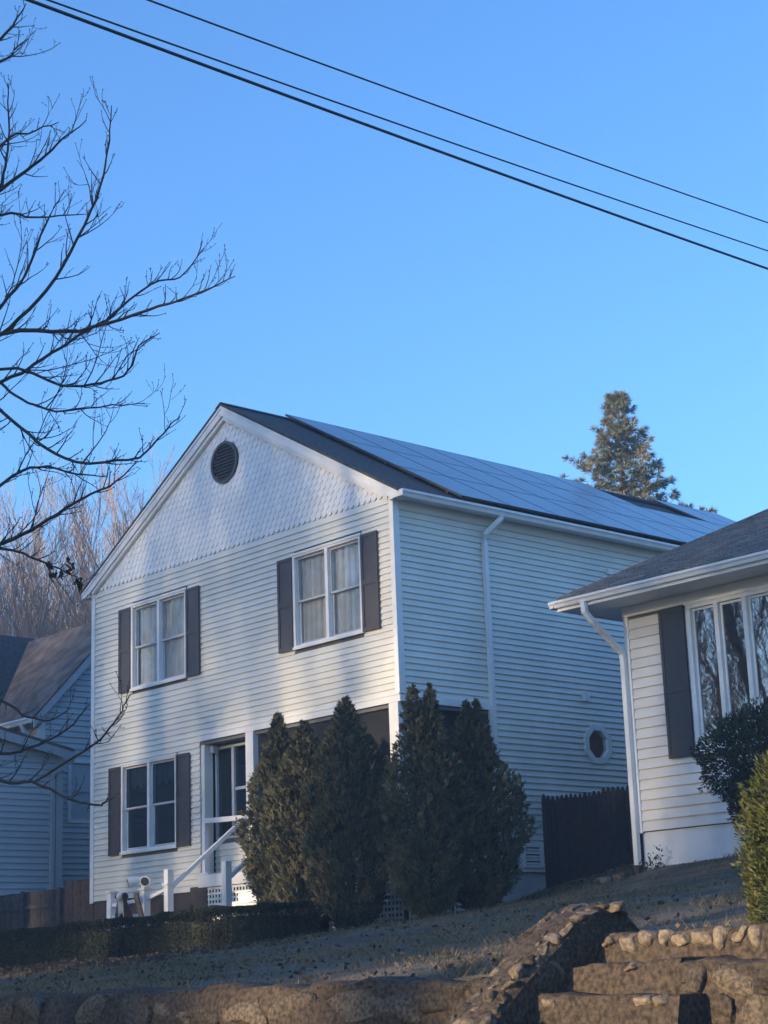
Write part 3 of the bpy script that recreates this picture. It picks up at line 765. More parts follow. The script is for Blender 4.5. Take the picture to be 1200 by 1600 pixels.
part(MB().box(ex0 + .0, ex1, ey0 - .012, ey0 + .003, 6.842, 6.862), 'fascia_trim', M_TRIM, rh)
gutter(rh, (ex0 - .09, ey0 + .003, ezr - .035), (ex1 - ex0, 0, 0), (0, -1, 0), h=.10, wd=.105)
gutter(rh, (ex0 + .003, ey0 - .09, ezr - .035), (0, 6, 0), (-1, 0, 0), h=.10, wd=.105)
pipe([(2.78, ey0 - .05, 6.90), (2.79, ey0 - .05, 6.74), (2.84, ey0 + .05, 6.60), (2.90, RYW - .10, 6.17), (2.905, RYW - .085, 6.03), (2.905, RYW - .085, 3.07)], .055, rh, 'downspout', M_TRIM)
part(MB().box(2.86, 2.96, RYW - .14, RYW - .045, 2.6, 3.06), 'drain_tile', M_FENCE_B, rh, label='reddish clay drain at the foot of the downspout')

# ------------------------------------------------------------------ stockade fence between the houses
sf = thing('stockade_fence', 'dark brown stockade fence with pointed pickets between the two houses', 'fence', (1.1, 3.0, 2.9))
def picket(parent, x, wd, y, z0, z1, m, pointed=True):
    p = [(x, y, z0), (x + wd, y, z0), (x + wd, y, z1 - (.09 if pointed else 0)), (x + wd * .62, y, z1), (x + wd * .38, y, z1), (x, y, z1 - (.09 if pointed else 0))]
    return part(MB().prism(p, (0, .022, 0)), 'picket', m, parent)
rr = random.Random(8)
x = .02; i = 0
while x < 2.88:
    top = 4.375 if i < 13 else 4.425
    picket(sf, x, .093, 3.0 + rr.uniform(-.004, .004), 2.75 + .1 * x, top + rr.uniform(-.012, .012) - .03 * x + (.0 if i else .03), M_FENCE); x += .0985; i += 1
for z in (3.25, 3.75, 4.1): part(MB().box(.02, 2.87, 3.03, 3.07, z, z + .07), 'fence_rail', M_FENCE, sf)

# ------------------------------------------------------------------ left-hand house
lh = thing('left_house', 'blue-grey clapboard house with brown roof, partly hidden behind the main house', 'house', (-13, 1.5, 2.4))
XL = -13.0; le, lr_y, lr_z = 7.52, 3.5, 9.68; lc = .127
lsl = (lr_z - le) / (lr_y - 1.5)
y1 = 5.5
for k in range(70):
    z0 = 2.7 + k * lc
    if z0 < le: a, b = 1.5, y1
    else:
        a = 1.5 + (z0 + lc - le) / lsl; b = y1 - (z0 + lc - le) / lsl
    if b - a < .2: break
    for s0, s1 in cut(z0, z0 + lc, a + .02, b, [(2.24, 3.3, 5.10, 6.36)]):
        board(lh, M_SIDING_L, 'y', s0, s1, XL, z0, lc, t=.028)
lcore = MB().prism([(XL - .01, 1.5, 2.3), (XL - .01, y1, 2.3), (XL - .01, y1, le), (XL - .01, lr_y, lr_z - .1), (XL - .01, 1.5, le)], (-.1, 0, 0))
lcore.box(-22, XL - .111, 1.52, 1.64, 2.3, le - .03); lcore.box(-22, XL - .111, y1 - .12, y1, 2.3, le)
part(lcore, 'wall', M_SIDING_L, lh)
# strip of front wall above the extension, sunlight put into its paler boards
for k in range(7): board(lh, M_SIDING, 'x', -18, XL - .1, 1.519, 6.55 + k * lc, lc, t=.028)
part(MB().box(XL - .1, XL + .03, 1.47, 1.499, 2.4, le), 'corner_post', M_TRIM, lh); part(MB().box(XL + .001, XL + .03, 1.50, 1.62, 2.4, le), 'corner_post', M_TRIM, lh)
rl = MB().prism([(XL + .28, 1.2, le - .3 * lsl + .05), (XL + .28, lr_y, lr_z + .05), (XL + .28, lr_y, lr_z), (XL + .28, 1.2, le - .3 * lsl)], (-8, 0, 0))
part(rl, 'roof', M_ROOF_L, lh)
rl = MB().prism([(XL + .28, y1 + .3, le - .3 * lsl + .05), (XL + .28, y1 + .3, le - .3 * lsl), (XL + .28, lr_y + .0005, lr_z), (XL + .28, lr_y + .0005, lr_z + .05)], (-8, 0, 0))
part(rl, 'roof', M_ROOF_L, lh)
for (ya, za, yb, zb) in ((1.2, le - .3 * lsl, lr_y, lr_z), (y1 + .3, le - .3 * lsl, lr_y, lr_z)):
    part(MB().prism([(XL + .24, ya, za - .002), (XL + .24, yb, zb - .002), (XL + .24, yb, zb - .22), (XL + .24, ya, za - .20)], (.03, 0, 0)), 'rake_board', M_SASH, lh)
    part(MB().prism([(XL + .02, ya, za - .004), (XL + .02, yb, zb - .004), (XL + .02, yb, zb - .03), (XL + .02, ya, za - .03)], (.22, 0, 0)), 'rake_soffit', M_SASH, lh)
gutter(lh, (-18, 1.19, le - .3 * lsl + .02), (5.2, 0, 0), (0, -1, 0), h=.12)
pipe([(XL - .12, 1.13, le - .4 * lsl), (XL - .14, 1.2, le - .55), (XL - .2, 1.45, le - .7), (XL - .2, 1.45, 6.4)], .05, lh, 'downspout', M_TRIM)
# cross wing, the shade on its roof put into darker roofing
cw = MB().prism([(-17.0, -1.2, 9.85), (-14.6, -1.2, 7.35), (-14.6, -1.2, 7.30), (-17.0, -1.2, 9.80)], (0, 4.9, 0))
part(cw, 'cross_roof', M_ROOF, lh)
cw = MB().prism([(-17.0005, -1.2, 9.85), (-17.0005, -1.2, 9.80), (-20.2, -1.2, 6.5), (-20.2, -1.2, 6.55)], (0, 4.9, 0))
part(cw, 'cross_roof', M_ROOF, lh)
win = window
fr = MB(); 
for a, b, c, d in ((2.20, 2.28, 5.06, 6.42), (3.26, 3.34, 5.06, 6.42), (2.28, 3.26, 6.34, 6.42), (2.28, 3.26, 5.06, 5.13)): fr.box(XL - .05, XL + .035, a, b, c, d)
lw = part(fr, 'window', M_TRIM, lh)
part(MB().box(XL - .04, XL + .01, 2.285, 3.255, 5.72, 5.77), 'sash', M_SASH, lw)
part(MB().box(XL - .02, XL - .012, 2.281, 3.259, 5.131, 6.339), 'pane', M_GLASS_D, lw)
part(MB().box(XL - .5, XL - .45, 2.0, 3.5, 5.0, 6.5), 'blind', M_PLASTER, lw)
# front extension
XE = -12.0; xt = 6.5
for k in range(40):
    z0 = 2.6 + k * lc
    yb = 1.42 if z0 + lc < 6.4 else 1.42 - (z0 + lc - 6.4) / .2
    ya = -7.4 if z0 + lc < 6.4 else -7.4 + (z0 + lc - 6.4) / .2
    if yb - ya < .3: break
    board(lh, M_SIDING_L, 'y', ya, yb, XE, z0, lc, t=.028)
part(MB().prism([(XE - .01, 1.42, 2.3), (XE - .01, -7.4, 2.3), (XE - .01, -7.4, 6.4), (XE - .01, -3, 7.28), (XE - .01, 1.42, 6.4)][::-1], (-.1, 0, 0)).box(-18, XE - .111, -7.4, -7.28, 2.3, 6.4), 'extension_wall', M_SIDING_L, lh)
part(MB().prism([(XE + .2, 1.62, 6.46), (XE + .2, -3, 7.40), (XE + .2, -3, 7.34), (XE + .2, 1.62, 6.40)][::-1], (-7, 0, 0)), 'extension_roof', M_ROOF_L, lh)
part(MB().prism([(XE + .2, -7.7, 6.46), (XE + .2, -3.0005, 7.40), (XE + .2, -3.0005, 7.34), (XE + .2, -7.7, 6.40)], (-7, 0, 0)), 'extension_roof', M_ROOF_L, lh)
part(MB().prism([(XE + .17, 1.62, 6.398), (XE + .17, -3, 7.338), (XE + .17, -3, 7.16), (XE + .17, 1.62, 6.22)][::-1], (.025, 0, 0)), 'rake_board', M_SASH, lh)
part(MB().prism([(XE + .02, 1.62, 6.396), (XE + .02, -3, 7.336), (XE + .02, -3, 7.30), (XE + .02, 1.62, 6.36)][::-1], (.145, 0, 0)), 'rake_soffit', M_SASH, lh)
part(MB().box(XE + .025, XE + .06, 1.28, 1.44, 2.5, 6.28), 'corner_post', M_SASH, lh)
pipe([(XE + .1, 1.7, 6.34), (XE + .08, 1.62, 6.2), (XE + .08, 1.2, 5.95), (XE + .08, 1.18, 5.8), (XE + .08, 1.18, 2.6)], .05, lh, 'downspout', M_SASH)

# ------------------------------------------------------------------ left garden fence
gf = thing('board_fence', 'weathered grey board fence with brown end boards beside the main house', 'fence', (-10.3, 0, 2.3))
x = -11.95; rr = random.Random(4)
while x < -8.64:
    b_ = x > -9.62
    picket(gf, x, .135, .02 + rr.uniform(-.006, .006), 2.3, (3.60 if b_ else 3.47 + .02 * rr.random()), M_FENCE_B if b_ else M_FENCE_G, False); x += .1405
for z in (2.75, 3.15): part(MB().box(-11.95, -9.6, -.03, .012, z, z + .08), 'fence_rail', M_FENCE_G, gf)
for xx in (-11.0, -9.68): part(MB().box(xx, xx + .09, -.075, -.031, 2.2, 3.5), 'fence_post', M_FENCE_G, gf)

# ------------------------------------------------------------------ stone retaining wall, cheek wall and steps
def stone_mat():
    m = mat('field_stone', (0.075, 0.057, 0.042), rough=.95, var=.45, scale=38, bump=1.0, bscale=26, objr=.5, col2=(0.15, 0.115, 0.082))
    return m
M_STONE = stone_mat()
M_PALE = mat('pale_cobble', (0.20, 0.155, 0.11), rough=.9, var=.35, scale=36, bump=1.0, bscale=30, objr=.3)
M_MORTAR = mat('rough_mortar', (0.046, 0.034, 0.025), rough=.98, var=.4, scale=30, bump=1.0, bscale=24, col2=(0.105, 0.076, 0.053))
rs = np.random.RandomState(11)
def stone_mesh(seed, round_=.5, N=6):
    r = np.random.RandomState(seed); V = {}; F = []
    g = np.tanh(np.linspace(-1, 1, N + 1) * 1.5) / np.tanh(1.5)
    def idx(p):
        k = tuple(round(float(a), 4) for a in p)
        if k not in V: V[k] = len(V)
        return V[k]
    for ax in range(3):
        for sg in (-1, 1):
            for i in range(N):
                for j in range(N):
                    q = []
                    for a, b in ((i, j), (i + 1, j), (i + 1, j + 1), (i, j + 1)):
                        p = [0, 0, 0]; p[ax] = sg; p[(ax + 1) % 3] = g[a]; p[(ax + 2) % 3] = g[b]; q.append(idx(p))
                    F.append(q if sg > 0 else q[::-1])
    P = np.array(list(V.keys()), float)
    n = np.linalg.norm(P, axis=1, keepdims=True); P = P * (1 - round_) + P / n * round_ * 1.15
    off = np.zeros_like(P)
    for fq, am in ((1.6, .13), (3.4, .08), (7.5, .045)):
        for i in range(3): off[:, i] += am * np.sin(P @ r.normal(0, fq, 3) + r.uniform(0, 6))
    for _ in range(6):                       # a few broken flat faces
        d = unit(r.normal(0, 1, 3)); h = r.uniform(.62, .88); t = P @ d; P = P - d * np.maximum(0, t - h)[:, None]
    P = (P + off) * .5
    return np_mesh('stone', P, F, True)
SMS = []
for s in range(12):
    me = stone_mesh(s, .45); me.materials.append(M_STONE); SMS.append(me)
CMS = []
for s in range(6):
    me = stone_mesh(50 + s, .72); me.materials.append(M_PALE); CMS.append(me)
def put_stone(parent, me, c, size, rot=(0, 0, 0)):
    return link('stone', me, parent=parent, loc=tuple(Vector(c) - parent.location), rot=rot, scale=size)
rw = thing('retaining_wall', 'rough fieldstone retaining wall along the foot of the lawn', 'wall', (5, -10.2, 0))
def cap_strip(name, x0, x1, y0, y1, zf, m, parent, z_low=0.0, seg=.05, amp=.012, front=8):
    n = max(2, int((x1 - x0) / seg)); xs = np.linspace(x0, x1, n + 1); r = np.random.RandomState(int(abs(x0) * 7 + 3 + abs(y0) * 13))
    rows = [(0, t) for t in np.linspace(0, 1, front)] + [(t, 1) for t in (.12, .35, .65, 1.0)] + [(1, 0)]
    V = []; nz1 = r.normal(0, 1, (len(xs), len(rows), 3)); ph = r.uniform(0, 6, 6)
    for i, xx in enumerate(xs):
        top = zf(xx) + amp * 1.2 * math.sin(xx * 4.1 + ph[0]) + amp * math.sin(xx * 11.3 + ph[1])
        for j, (u, t) in enumerate(rows):
            zz = z_low + (top - z_low) * t; bulge = amp * 1.5 * (math.sin(xx * 5 + zz * 9 + ph[2]) * math.sin(zz * 6 - xx * 3 + ph[3]))
            rnd = .03 if (u == 0 and t == 1) else 0
            q = np.array([xx, y0 + (y1 - y0) * u + (rnd if u == 0 else 0) - (bulge if u == 0 else 0), zz - rnd * .6])
            ed = 1 if (0 < i < len(xs) - 1 and u < 1) else 0
            V.append(q + nz1[i, j] * amp * .55 * ed)
    k = len(rows); i, j = np.meshgrid(np.arange(len(xs) - 1), np.arange(k - 1)); a = (i * k + j).ravel()
    F = np.stack([a, a + k, a + k + 1, a + 1], 1)
    root = parent.location
    V = np.array(V) - np.array([root.x, root.y, root.z])
    o = link(name, np_mesh(name, V, F, True), m, parent)
    for c in (0, len(xs) - 1):
        link('end_face', MB().face(*[tuple(V[c * k + q]) for q in range(k)][::(-1 if c else 1)]).mesh('end_face'), m, parent)
    return o
cap_strip('mortar_core', -4, 11.72, -10.22, -9.82, lambda x: 1.555 + .003 * x, M_MORTAR, rw, seg=.06, amp=.014, front=12)
cap_strip('mortar_core', -60, -4, -10.22, -9.82, lambda x: 1.545, M_MORTAR, rw, seg=.6, front=4)
stones = []
z = .02
r_ = random.Random(21)
rows = [.26, .22, .30, .24, .25, .24]
for ri, h in enumerate(rows):
    x = 11.72
    while x > -4:
        wd = r_.uniform(.22, .55)
        stones.append((x - wd / 2, z + h / 2 + r_.uniform(-.02, .02), wd, h * r_.uniform(.85, 1.05))); x -= wd + .012
    z += h + .004
stones.sort(key=lambda s: -(s[0] * .35 + s[1] * 3))
for i, (x, zc, wd, h) in enumerate(stones[:190]):
    put_stone(rw, r_.choice(SMS), (x, -10.145 + r_.uniform(-.02, .015), zc), (wd * 1.05, .20, h * 1.03), (r_.uniform(-.08, .08), r_.uniform(-.12, .12), r_.uniform(-.05, .05)))
# cheek wall running up beside the steps
ck = thing('stair_cheek_wall', 'sloping cobble-topped stone wall with rounded end left of the stone steps', 'wall', (11.9, -9.8, 0))
PROF = [(-11.05, .85), (-10.85, 1.06), (-10.53, 1.33), (-10.18, 1.60), (-9.91, 1.79), (-9.66, 1.94), (-9.48, 2.00), (-9.32, 2.02), (-9.2, 1.99), (-9.1, 1.92), (-9.02, 1.82), (-8.97, 1.68)]
mb = MB(); r = np.random.RandomState(2); secs = []
for (y, zt) in PROF:
    j = lambda: r.normal(0, .012)
    secs.append([(11.74, y, 0), (11.74 + j(), y, zt - .06), (11.79 + j(), y, zt + j()), (11.92, y, zt + .02 + j()), (12.06 + j(), y, zt + j()), (12.10 + j() * .4, y, zt - .06), (12.10, y, 0)])
for a, b in zip(secs[:-1], secs[1:]):
    for i in range(6): mb.face(a[i], a[i + 1], b[i + 1], b[i])
mb.face(*secs[0]); mb.face(*secs[-1][::-1])
part(mb, 'mortar_core', M_MORTAR, ck)
def prof_at(y):
    for (ya, za), (yb, zb) in zip(PROF[:-1], PROF[1:]):
        if ya <= y <= yb: t = (y - ya) / (yb - ya); return za + (zb - za) * t, math.atan2(zb - za, yb - ya)
y = -10.98
while y < -9.15:
    zt, sl_ = prof_at(y); step = r_.uniform(.065, .12); x = 11.77
    while x < 12.06:
        wd = r_.uniform(.06, .15); me = r_.choice(CMS if r_.random() < .15 else SMS)
        put_stone(ck, me, (x + wd * .4, y + r_.uniform(-.02, .02), zt - .016), (wd * 1.15, step * 1.2, r_.uniform(.05, .075)), (sl_ + r_.uniform(-.15, .15), r_.uniform(-.2, .2), r_.uniform(-.9, .9))); x += wd
    y += step
for i in range(16):
    y = r_.uniform(-10.9, -9.2); zt, _a = prof_at(y); zc = r_.uniform(.5, 1) * (zt - .12)
    put_stone(ck, r_.choice(SMS), (11.75, y, zc), (.07, r_.uniform(.15, .3), r_.uniform(.12, .2)))
for i in range(26):
    y = r_.uniform(-10.95, -9.15); zt, _a = prof_at(y); zc = r_.uniform(.35, 1) * (zt - .12)
    put_stone(ck, r_.choice(SMS), (12.078, y, zc), (.05, r_.uniform(.15, .3), r_.uniform(.12, .2)))
# steps
ss = thing('stone_steps', 'broad stone and mortar steps cut into the lawn at lower right', 'steps', (12.8, -9.8, 0))
ST = [(-9.52, 1.83, 12.08, 13.85), (-9.82, 1.65, 12.08, 12.99), (-10.12, 1.465, 12.08, 13.2), (-10.42, 1.285, 12.08, 13.45)] + [(-10.72 - .3 * i, 1.10 - .18 * i, 12.08, 13.6) for i in range(5)]
for i, (y, zt, xa, xb) in enumerate(ST):
    cap_strip('step', xa, xb, y, (-9.0 if i == 0 else y + .32), lambda x: zt, M_MORTAR, ss, z_low=-.0, seg=.03, amp=.008, front=10)
    x = xa + .06
    while x < xb - .08:
        wd = r_.uniform(.09, .17) if i else r_.uniform(.11, .19)
        if r_.random() < (.9 if i == 0 else .32):
            h = r_.uniform(.09, .14) if i == 0 else r_.uniform(.06, .09)
            put_stone(ss, r_.choice(CMS), (x + wd / 2, y + .070, zt - h * .46), (wd * .95, .16, h), (r_.uniform(-.2, .2), r_.uniform(-.2, .2), r_.uniform(-.3, .3)))
        x += wd
rc_ = thing('stair_side_wall', 'low fieldstone side wall at the right of the stone steps', 'wall', (13.9, -10.1, 0))
cap_strip('mortar_core', 13.0, 18, -9.85, -9.1, lambda x: 1.655, M_MORTAR, rc_, seg=.04)
z = 1.62
for h in (.17, .2, .2, .22, .25, .25):
    x = 13.02
    while x < 15.6:
        wd = r_.uniform(.14, .36); put_stone(rc_, r_.choice(SMS), (x + wd / 2, -9.81, z - h / 2), (wd, .14, h), (r_.uniform(-.1, .1), r_.uniform(-.2, .2), 0)); x += wd + .01
    z -= h + .005
# brick and little stones at the downspout
bk = tag(MB().box(-.10, .10, -.045, .045, 0, .06).build('brick', M_FENCE_B, loc=(2.72, 1.7, gzf(2.72, 1.7))), 'reddish brick lying at the foot of the right house downspout', 'brick')
for i, (x, y, s) in enumerate(((2.62, 1.45, .16), (2.35, 1.6, .12), (2.84, 1.5, .13))):
    o = link('garden_stone', CMS[i], loc=(x, y, gzf(x, y) + s * .25), scale=(s * 1.3, s, s * .7))
    tag(o, ['flat pale stone nearest the right house downspout', 'small pale stone at the foot of the stockade fence', 'round pale stone beside the reddish brick'][i], 'stone')
# ------------------------------------------------------------------ vegetation
M_BARK = mat('dark_bark', (0.045, 0.038, 0.036), rough=.9, var=.3, scale=12, bump=.5, bscale=60)
M_TWIG = mat('dark_twig', (0.045, 0.036, 0.035), rough=.85, var=.25, scale=12)
M_WBARK = mat('woodland_bark', (0.27, 0.225, 0.185), rough=.9, var=.35, scale=3, bump=.4, bscale=30)
M_WTWIG = mat('woodland_twig', (0.29, 0.22, 0.18), rough=.9, var=.3, scale=3)
M_ARB = leafy('arborvitae_foliage', (0.072, 0.088, 0.058), (0.150, 0.132, 0.076), trans=.15, island=.45, scale=3.0)
M_HEDGE = leafy('hedge_leaf', (0.018, 0.028, 0.020), (0.036, 0.042, 0.027), trans=.12, island=.45, scale=4)
M_YEW = leafy('yew_needle', (0.022, 0.038, 0.028), (0.042, 0.060, 0.036), trans=.12, island=.45, scale=4)
M_GOLD = leafy('golden_cypress', (0.060, 0.078, 0.026), (0.115, 0.115, 0.036), trans=.25, island=.4, scale=3)
M_PINE = leafy('pine_needle', (0.13, 0.155, 0.11), (0.23, 0.22, 0.15), trans=.15, island=.4, scale=1.2)
M_DEAD = leafy('dead_leaf', (0.065, 0.045, 0.032), (0.12, 0.088, 0.062), trans=.15, island=.5, scale=6)
M_DRYLEAF = leafy('hanging_dry_leaf', (0.022, 0.015, 0.013), (0.04, 0.025, 0.02), trans=.1, island=.3)
M_GRASS = leafy('grass_blade', (0.165, 0.140, 0.078), (0.255, 0.190, 0.110), trans=.3, island=.4, scale=.9)

def plant(name, label, cat, loc, V, F, m, trunk=None, group=None, part_name='foliage', mb=M_BARK):
    t = thing(name, label, cat, loc, group)
    link(part_name, np_mesh(part_name, V, F), m, t)
    if trunk: trunk.build('trunk', mb, t)
    return t
def arbor(seed, H, R, n=2600, lean=(0, 0), twin=None, per=24, slim=False):
    """conical evergreen built of flat upright fans of scale leaves in lumpy tiers"""
    r = np.random.RandomState(seed)
    def shell(k, deep):
        t = r.beta(1.15, 1.4, k); ang = r.uniform(0, 2 * pi, k)
        prof = np.interp(t, [0, .05, .14, .30, .46, .66, .84, .95, 1.0], [.16, .30, .56, .84, .98, .76, .38, .13, .01] if slim else [.26, .44, .68, .90, 1.0, .82, .45, .16, .01])
        ph = r2.uniform(0, 6, 8)
        lump = 1 + .11 * np.sin(ang * 3 + t * 9 + ph[0]) + .10 * np.sin(ang * 5 - t * 17 + ph[1]) + .08 * np.sin(t * 31 + ang * 3 + ph[2]) + .03 * r.normal(0, 1, k)
        rad = R * prof * lump * deep * (np.where(t > .6, 1 - .42 * np.clip((t - .6) / .15, 0, 1), 1) if twin is not None else 1)
        P = np.stack([rad * np.cos(ang) + lean[0] * t * H, rad * np.sin(ang) + lean[1] * t * H, .05 + t * H * .97], 1)
        if twin is not None:
            sh_ = np.where(r.rand(k) < .45, twin, -twin) * np.clip((t - .60) / .25, 0, 1); P[:, 0] += sh_ * .67; P[:, 1] += sh_ * .74
        return P, t, ang
    r2 = np.random.RandomState(seed + 500)
    P1, t1, a1 = shell(n, np.clip(1 - np.abs(r.normal(0, .10, n)), .5, 1)); r2 = np.random.RandomState(seed + 500)
    P2, t2, a2 = shell(n // 2, r.uniform(.3, .85, n // 2))
    P = np.concatenate([P1, P2]); t = np.concatenate([t1, t2]); ang = np.concatenate([a1, a2]); k = len(P)
    out = np.stack([np.cos(ang), np.sin(ang), np.zeros(k)], 1)
    ax = unit(out * r.uniform(.25, .9, (k, 1)) + np.array([[0, 0, 1.]]) * r.uniform(.5, 1.2, (k, 1)) + r.normal(0, .2, (k, 3)))
    sd = side_of(r, ax); sz = r.uniform(.06, .14, k) * (1 - .62 * t)
    u = r.uniform(-1, 1, (k, per)); q = r.uniform(0, 1, (k, per))
    C = P[:, None] + ax[:, None] * (q * sz[:, None] * 1.3)[..., None] + sd[:, None] * (u * sz[:, None] * (.25 + .5 * q) * .8)[..., None]
    Dv = unit(ax[:, None] + sd[:, None] * (u * .75)[..., None] + r.normal(0, .18, (k, per, 3)))
    C = C.reshape(-1, 3); Dv = Dv.reshape(-1, 3); m_ = len(C)
    N = unit(np.repeat(sd, per, 0) + r.normal(0, .25, (m_, 3)))
    V, F = leaves_np(r, C, Dv, N, r.uniform(.035, .065, m_), r.uniform(.011, .019, m_))
    tr = MB().tube([(0, 0, -.15), (lean[0] * H * .4, lean[1] * H * .4, H * .4), (lean[0] * H * .8, lean[1] * H * .8, H * .8)], [.06, .045, .015], 7)
    # inner branches carry the sprays
    rr = random.Random(seed)
    for i in range(60):
        tt = rr.uniform(.08, .8); a = rr.uniform(0, 2 * pi); q = float(np.interp(tt, [0, .2, .7, 1], [.6, 1, .55, 0])) * R * .8
        tr.tube([(0, 0, tt * H * .9), (q * cos(a), q * sin(a), tt * H + .1)], [.014, .005], 4, cap=False)
    return V, F, tr
AG = 'arborvitae in front of the porch'
AR = [(-1.30, -1.35, 5.62, .56, 31, (0, 0), None, 'leftmost dark arborvitae overhanging the entry steps'),
      (-.72, -1.35, 5.42, .58, 32, (.01, 0), None, 'brownish arborvitae second from the entry steps'),
      (.17, -1.25, 5.68, .66, 33, (0, 0), None, 'tall narrow-tipped arborvitae third from the entry steps'),
      (1.48, -.95, 5.70, .64, 34, (0, 0), .125, 'twin-tipped tallest arborvitae at the porch corner'),
      (1.60, -.05, 5.52, .68, 35, (-.01, 0), .07, 'broad rightmost arborvitae against the side wall')]
for x, y, zt, R_, sd, ln, tw_, lab in AR:
    z0 = gzf(x, y) - .05
    V, F, tr = arbor(sd, zt - z0, R_, n=2900, lean=ln, twin=tw_, slim=(sd == 31))
    plant('arborvitae', lab, 'shrub', (x, y, z0), V, F, M_ARB, tr, AG)
def box_bush(seed, lx, ly, lz, n, leaf=(.03, .05), w_=(.014, .026), wob=.05):
    """clipped hedge: leaves in a skin on a rounded box plus stems"""
    r = np.random.RandomState(seed)
    u = r.uniform(-.5, .5, (n, 3)); ax = r.choice(3, n, p=[.06, .44, .50]); sg = r.choice([-1, 1], n)
    sg = np.where(ax == 2, np.where(r.rand(n) < .85, 1, -1), sg)
    u[np.arange(n), ax] = .5 * sg * (1 - np.abs(r.normal(0, .10, n)))
    P = u * [lx, ly, lz]
    e = 1 - .18 * np.clip(np.abs(u[:, 2] * 2), 0, 1) ** 4
    P[:, 1] *= e
    wv = wob * (np.sin(P[:, 0] * 2.3) + .6 * np.sin(P[:, 0] * 5.1 + 1) + .5 * np.sin(P[:, 0] * 11 + P[:, 1] * 7))
    P[:, 2] += wv * (u[:, 2] + .5); P[:, 1] += wv * .5 * np.sign(u[:, 1])
    out = np.zeros((n, 3)); out[np.arange(n), ax] = sg
    Dv = unit(out + r.normal(0, .6, (n, 3)) + [0, 0, .35]); V, F = leaves_np(r, P, Dv, side_of(r, Dv), r.uniform(*leaf, n), r.uniform(*w_, n))
    return V, F
hx0, hx1, hy = -9.6, .72, -2.75
for nm in ('hedge',):
    V, F = box_bush(60, hx1 - hx0, .95, .62, 120000, leaf=(.022, .038), w_=(.011, .02), wob=.018)
    V = V.copy(); X = V[:, 0] + (hx0 + hx1) / 2; V[:, 2] += np.interp(X, [hx0, -7, -2, hx1], [2.24, 2.27, 2.33, 2.36]) - 2.2
    hd_ = thing('hedge', 'long low clipped dark hedge in front of the entry steps', 'hedge', ((hx0 + hx1) / 2, hy, 2.2))
    link('foliage', np_mesh('foliage', V, F), M_HEDGE, hd_)
    st_m = MB(); rr = random.Random(9)
    for i in range(420):
        x = rr.uniform(-5.1, 5.0); y = rr.uniform(-.4, .4); zb = gzf(x + (hx0 + hx1) / 2, y + hy) - 2.25
        st_m.tube([(x, y, zb), (x + rr.uniform(-.1, .1), y + rr.uniform(-.1, .1), .28 + .02 * x)], [.012, .006], 4, cap=False)
    st_m.build('stems', M_BARK, hd_)
    # dense inner growth that no light gets through
    ig = MB()
    for i in range(49):
        a = -5.0 + i * .2; z_ = float(np.interp(a + (hx0 + hx1) / 2, [hx0, -7, -2, hx1], [2.24, 2.27, 2.33, 2.36])) - 2.2
        ig.box(a, a + .199, -.33, .33, z_ - .33, z_ + .15 + .02 * sin(i))
    ig.build('inner_growth', M_HEDGE, hd_)

def blob_bush(seed, n, radii, lumps, leaf, w_, up=.2):
    r = np.random.RandomState(seed); Cs = []; Ds = []
    for (cx, cy, cz, s) in lumps:
        m_ = int(n * s ** 2 / sum(l[3] ** 2 for l in lumps)); d = unit(r.normal(0, 1, (m_, 3)))
        q = 1 + .10 * np.sin(d[:, :1] * 6 + cx * 9) + .08 * np.sin(d[:, 2:3] * 9 + cy * 7) + .06 * np.sin(d[:, 1:2] * 14)
        Cs.append(np.array([cx, cy, cz]) + d * np.array(radii) * s * q * (1 - np.abs(r.normal(0, .11, (m_, 1))))); Ds.append(unit(d + r.normal(0, .5, (m_, 3)) + [0, 0, up]))
    C = np.concatenate(Cs); Dv = np.concatenate(Ds); k = len(C)
    return leaves_np(r, C, Dv, side_of(r, Dv), r.uniform(*leaf, k), r.uniform(*w_, k))
V, F = blob_bush(71, 52000, (.8, .75, .6), [(0, 0, 1.35, 1.0), (.5, 0, 1.25, 1.05), (.95, .1, 1.3, 1.1), (-.1, .1, .85, .62), (.25, 0, .75, .8), (.8, 0, .7, .95), (.2, 0, .35, .5)], (.045, .08), (.016, .028))
tr = MB()
for i in range(16):
    a = i * 2.4; tr.tube([(.4 + .1 * cos(a), .1 * sin(a), -.1), (.4 + .4 * cos(a), .3 * sin(a), .7), (.4 + .8 * cos(a), .55 * sin(a), 1.4)], [.03, .02, .006], 5, cap=False)
plant('yew_bush', 'dark rounded yew hiding the lower right of the picture window', 'shrub', (6.45, .2, gzf(6.45, .2)), V, F, M_YEW, tr)
V, F = blob_bush(72, 30000, (.5, .5, .55), [(0, 0, .55, 1.0), (-.08, -.05, .35, .85), (.08, 0, .9, .75), (.15, 0, 1.12, .45), (-.15, -.1, .75, .62), (-.05, -.2, .2, .7), (.3, 0, .5, 1)], (.03, .065), (.010, .018), up=.6)
tr = MB()
for i in range(12):
    a = i * 2.4; tr.tube([(0, 0, -.1), (.2 * cos(a), .2 * sin(a), .4), (.36 * cos(a), .36 * sin(a), .8)], [.025, .015, .005], 5, cap=False)
plant('golden_cypress', 'yellow-green feathery cypress beside the stone steps at the right edge', 'shrub', (13.52, -8.95, 1.78), V, F, M_GOLD, tr)
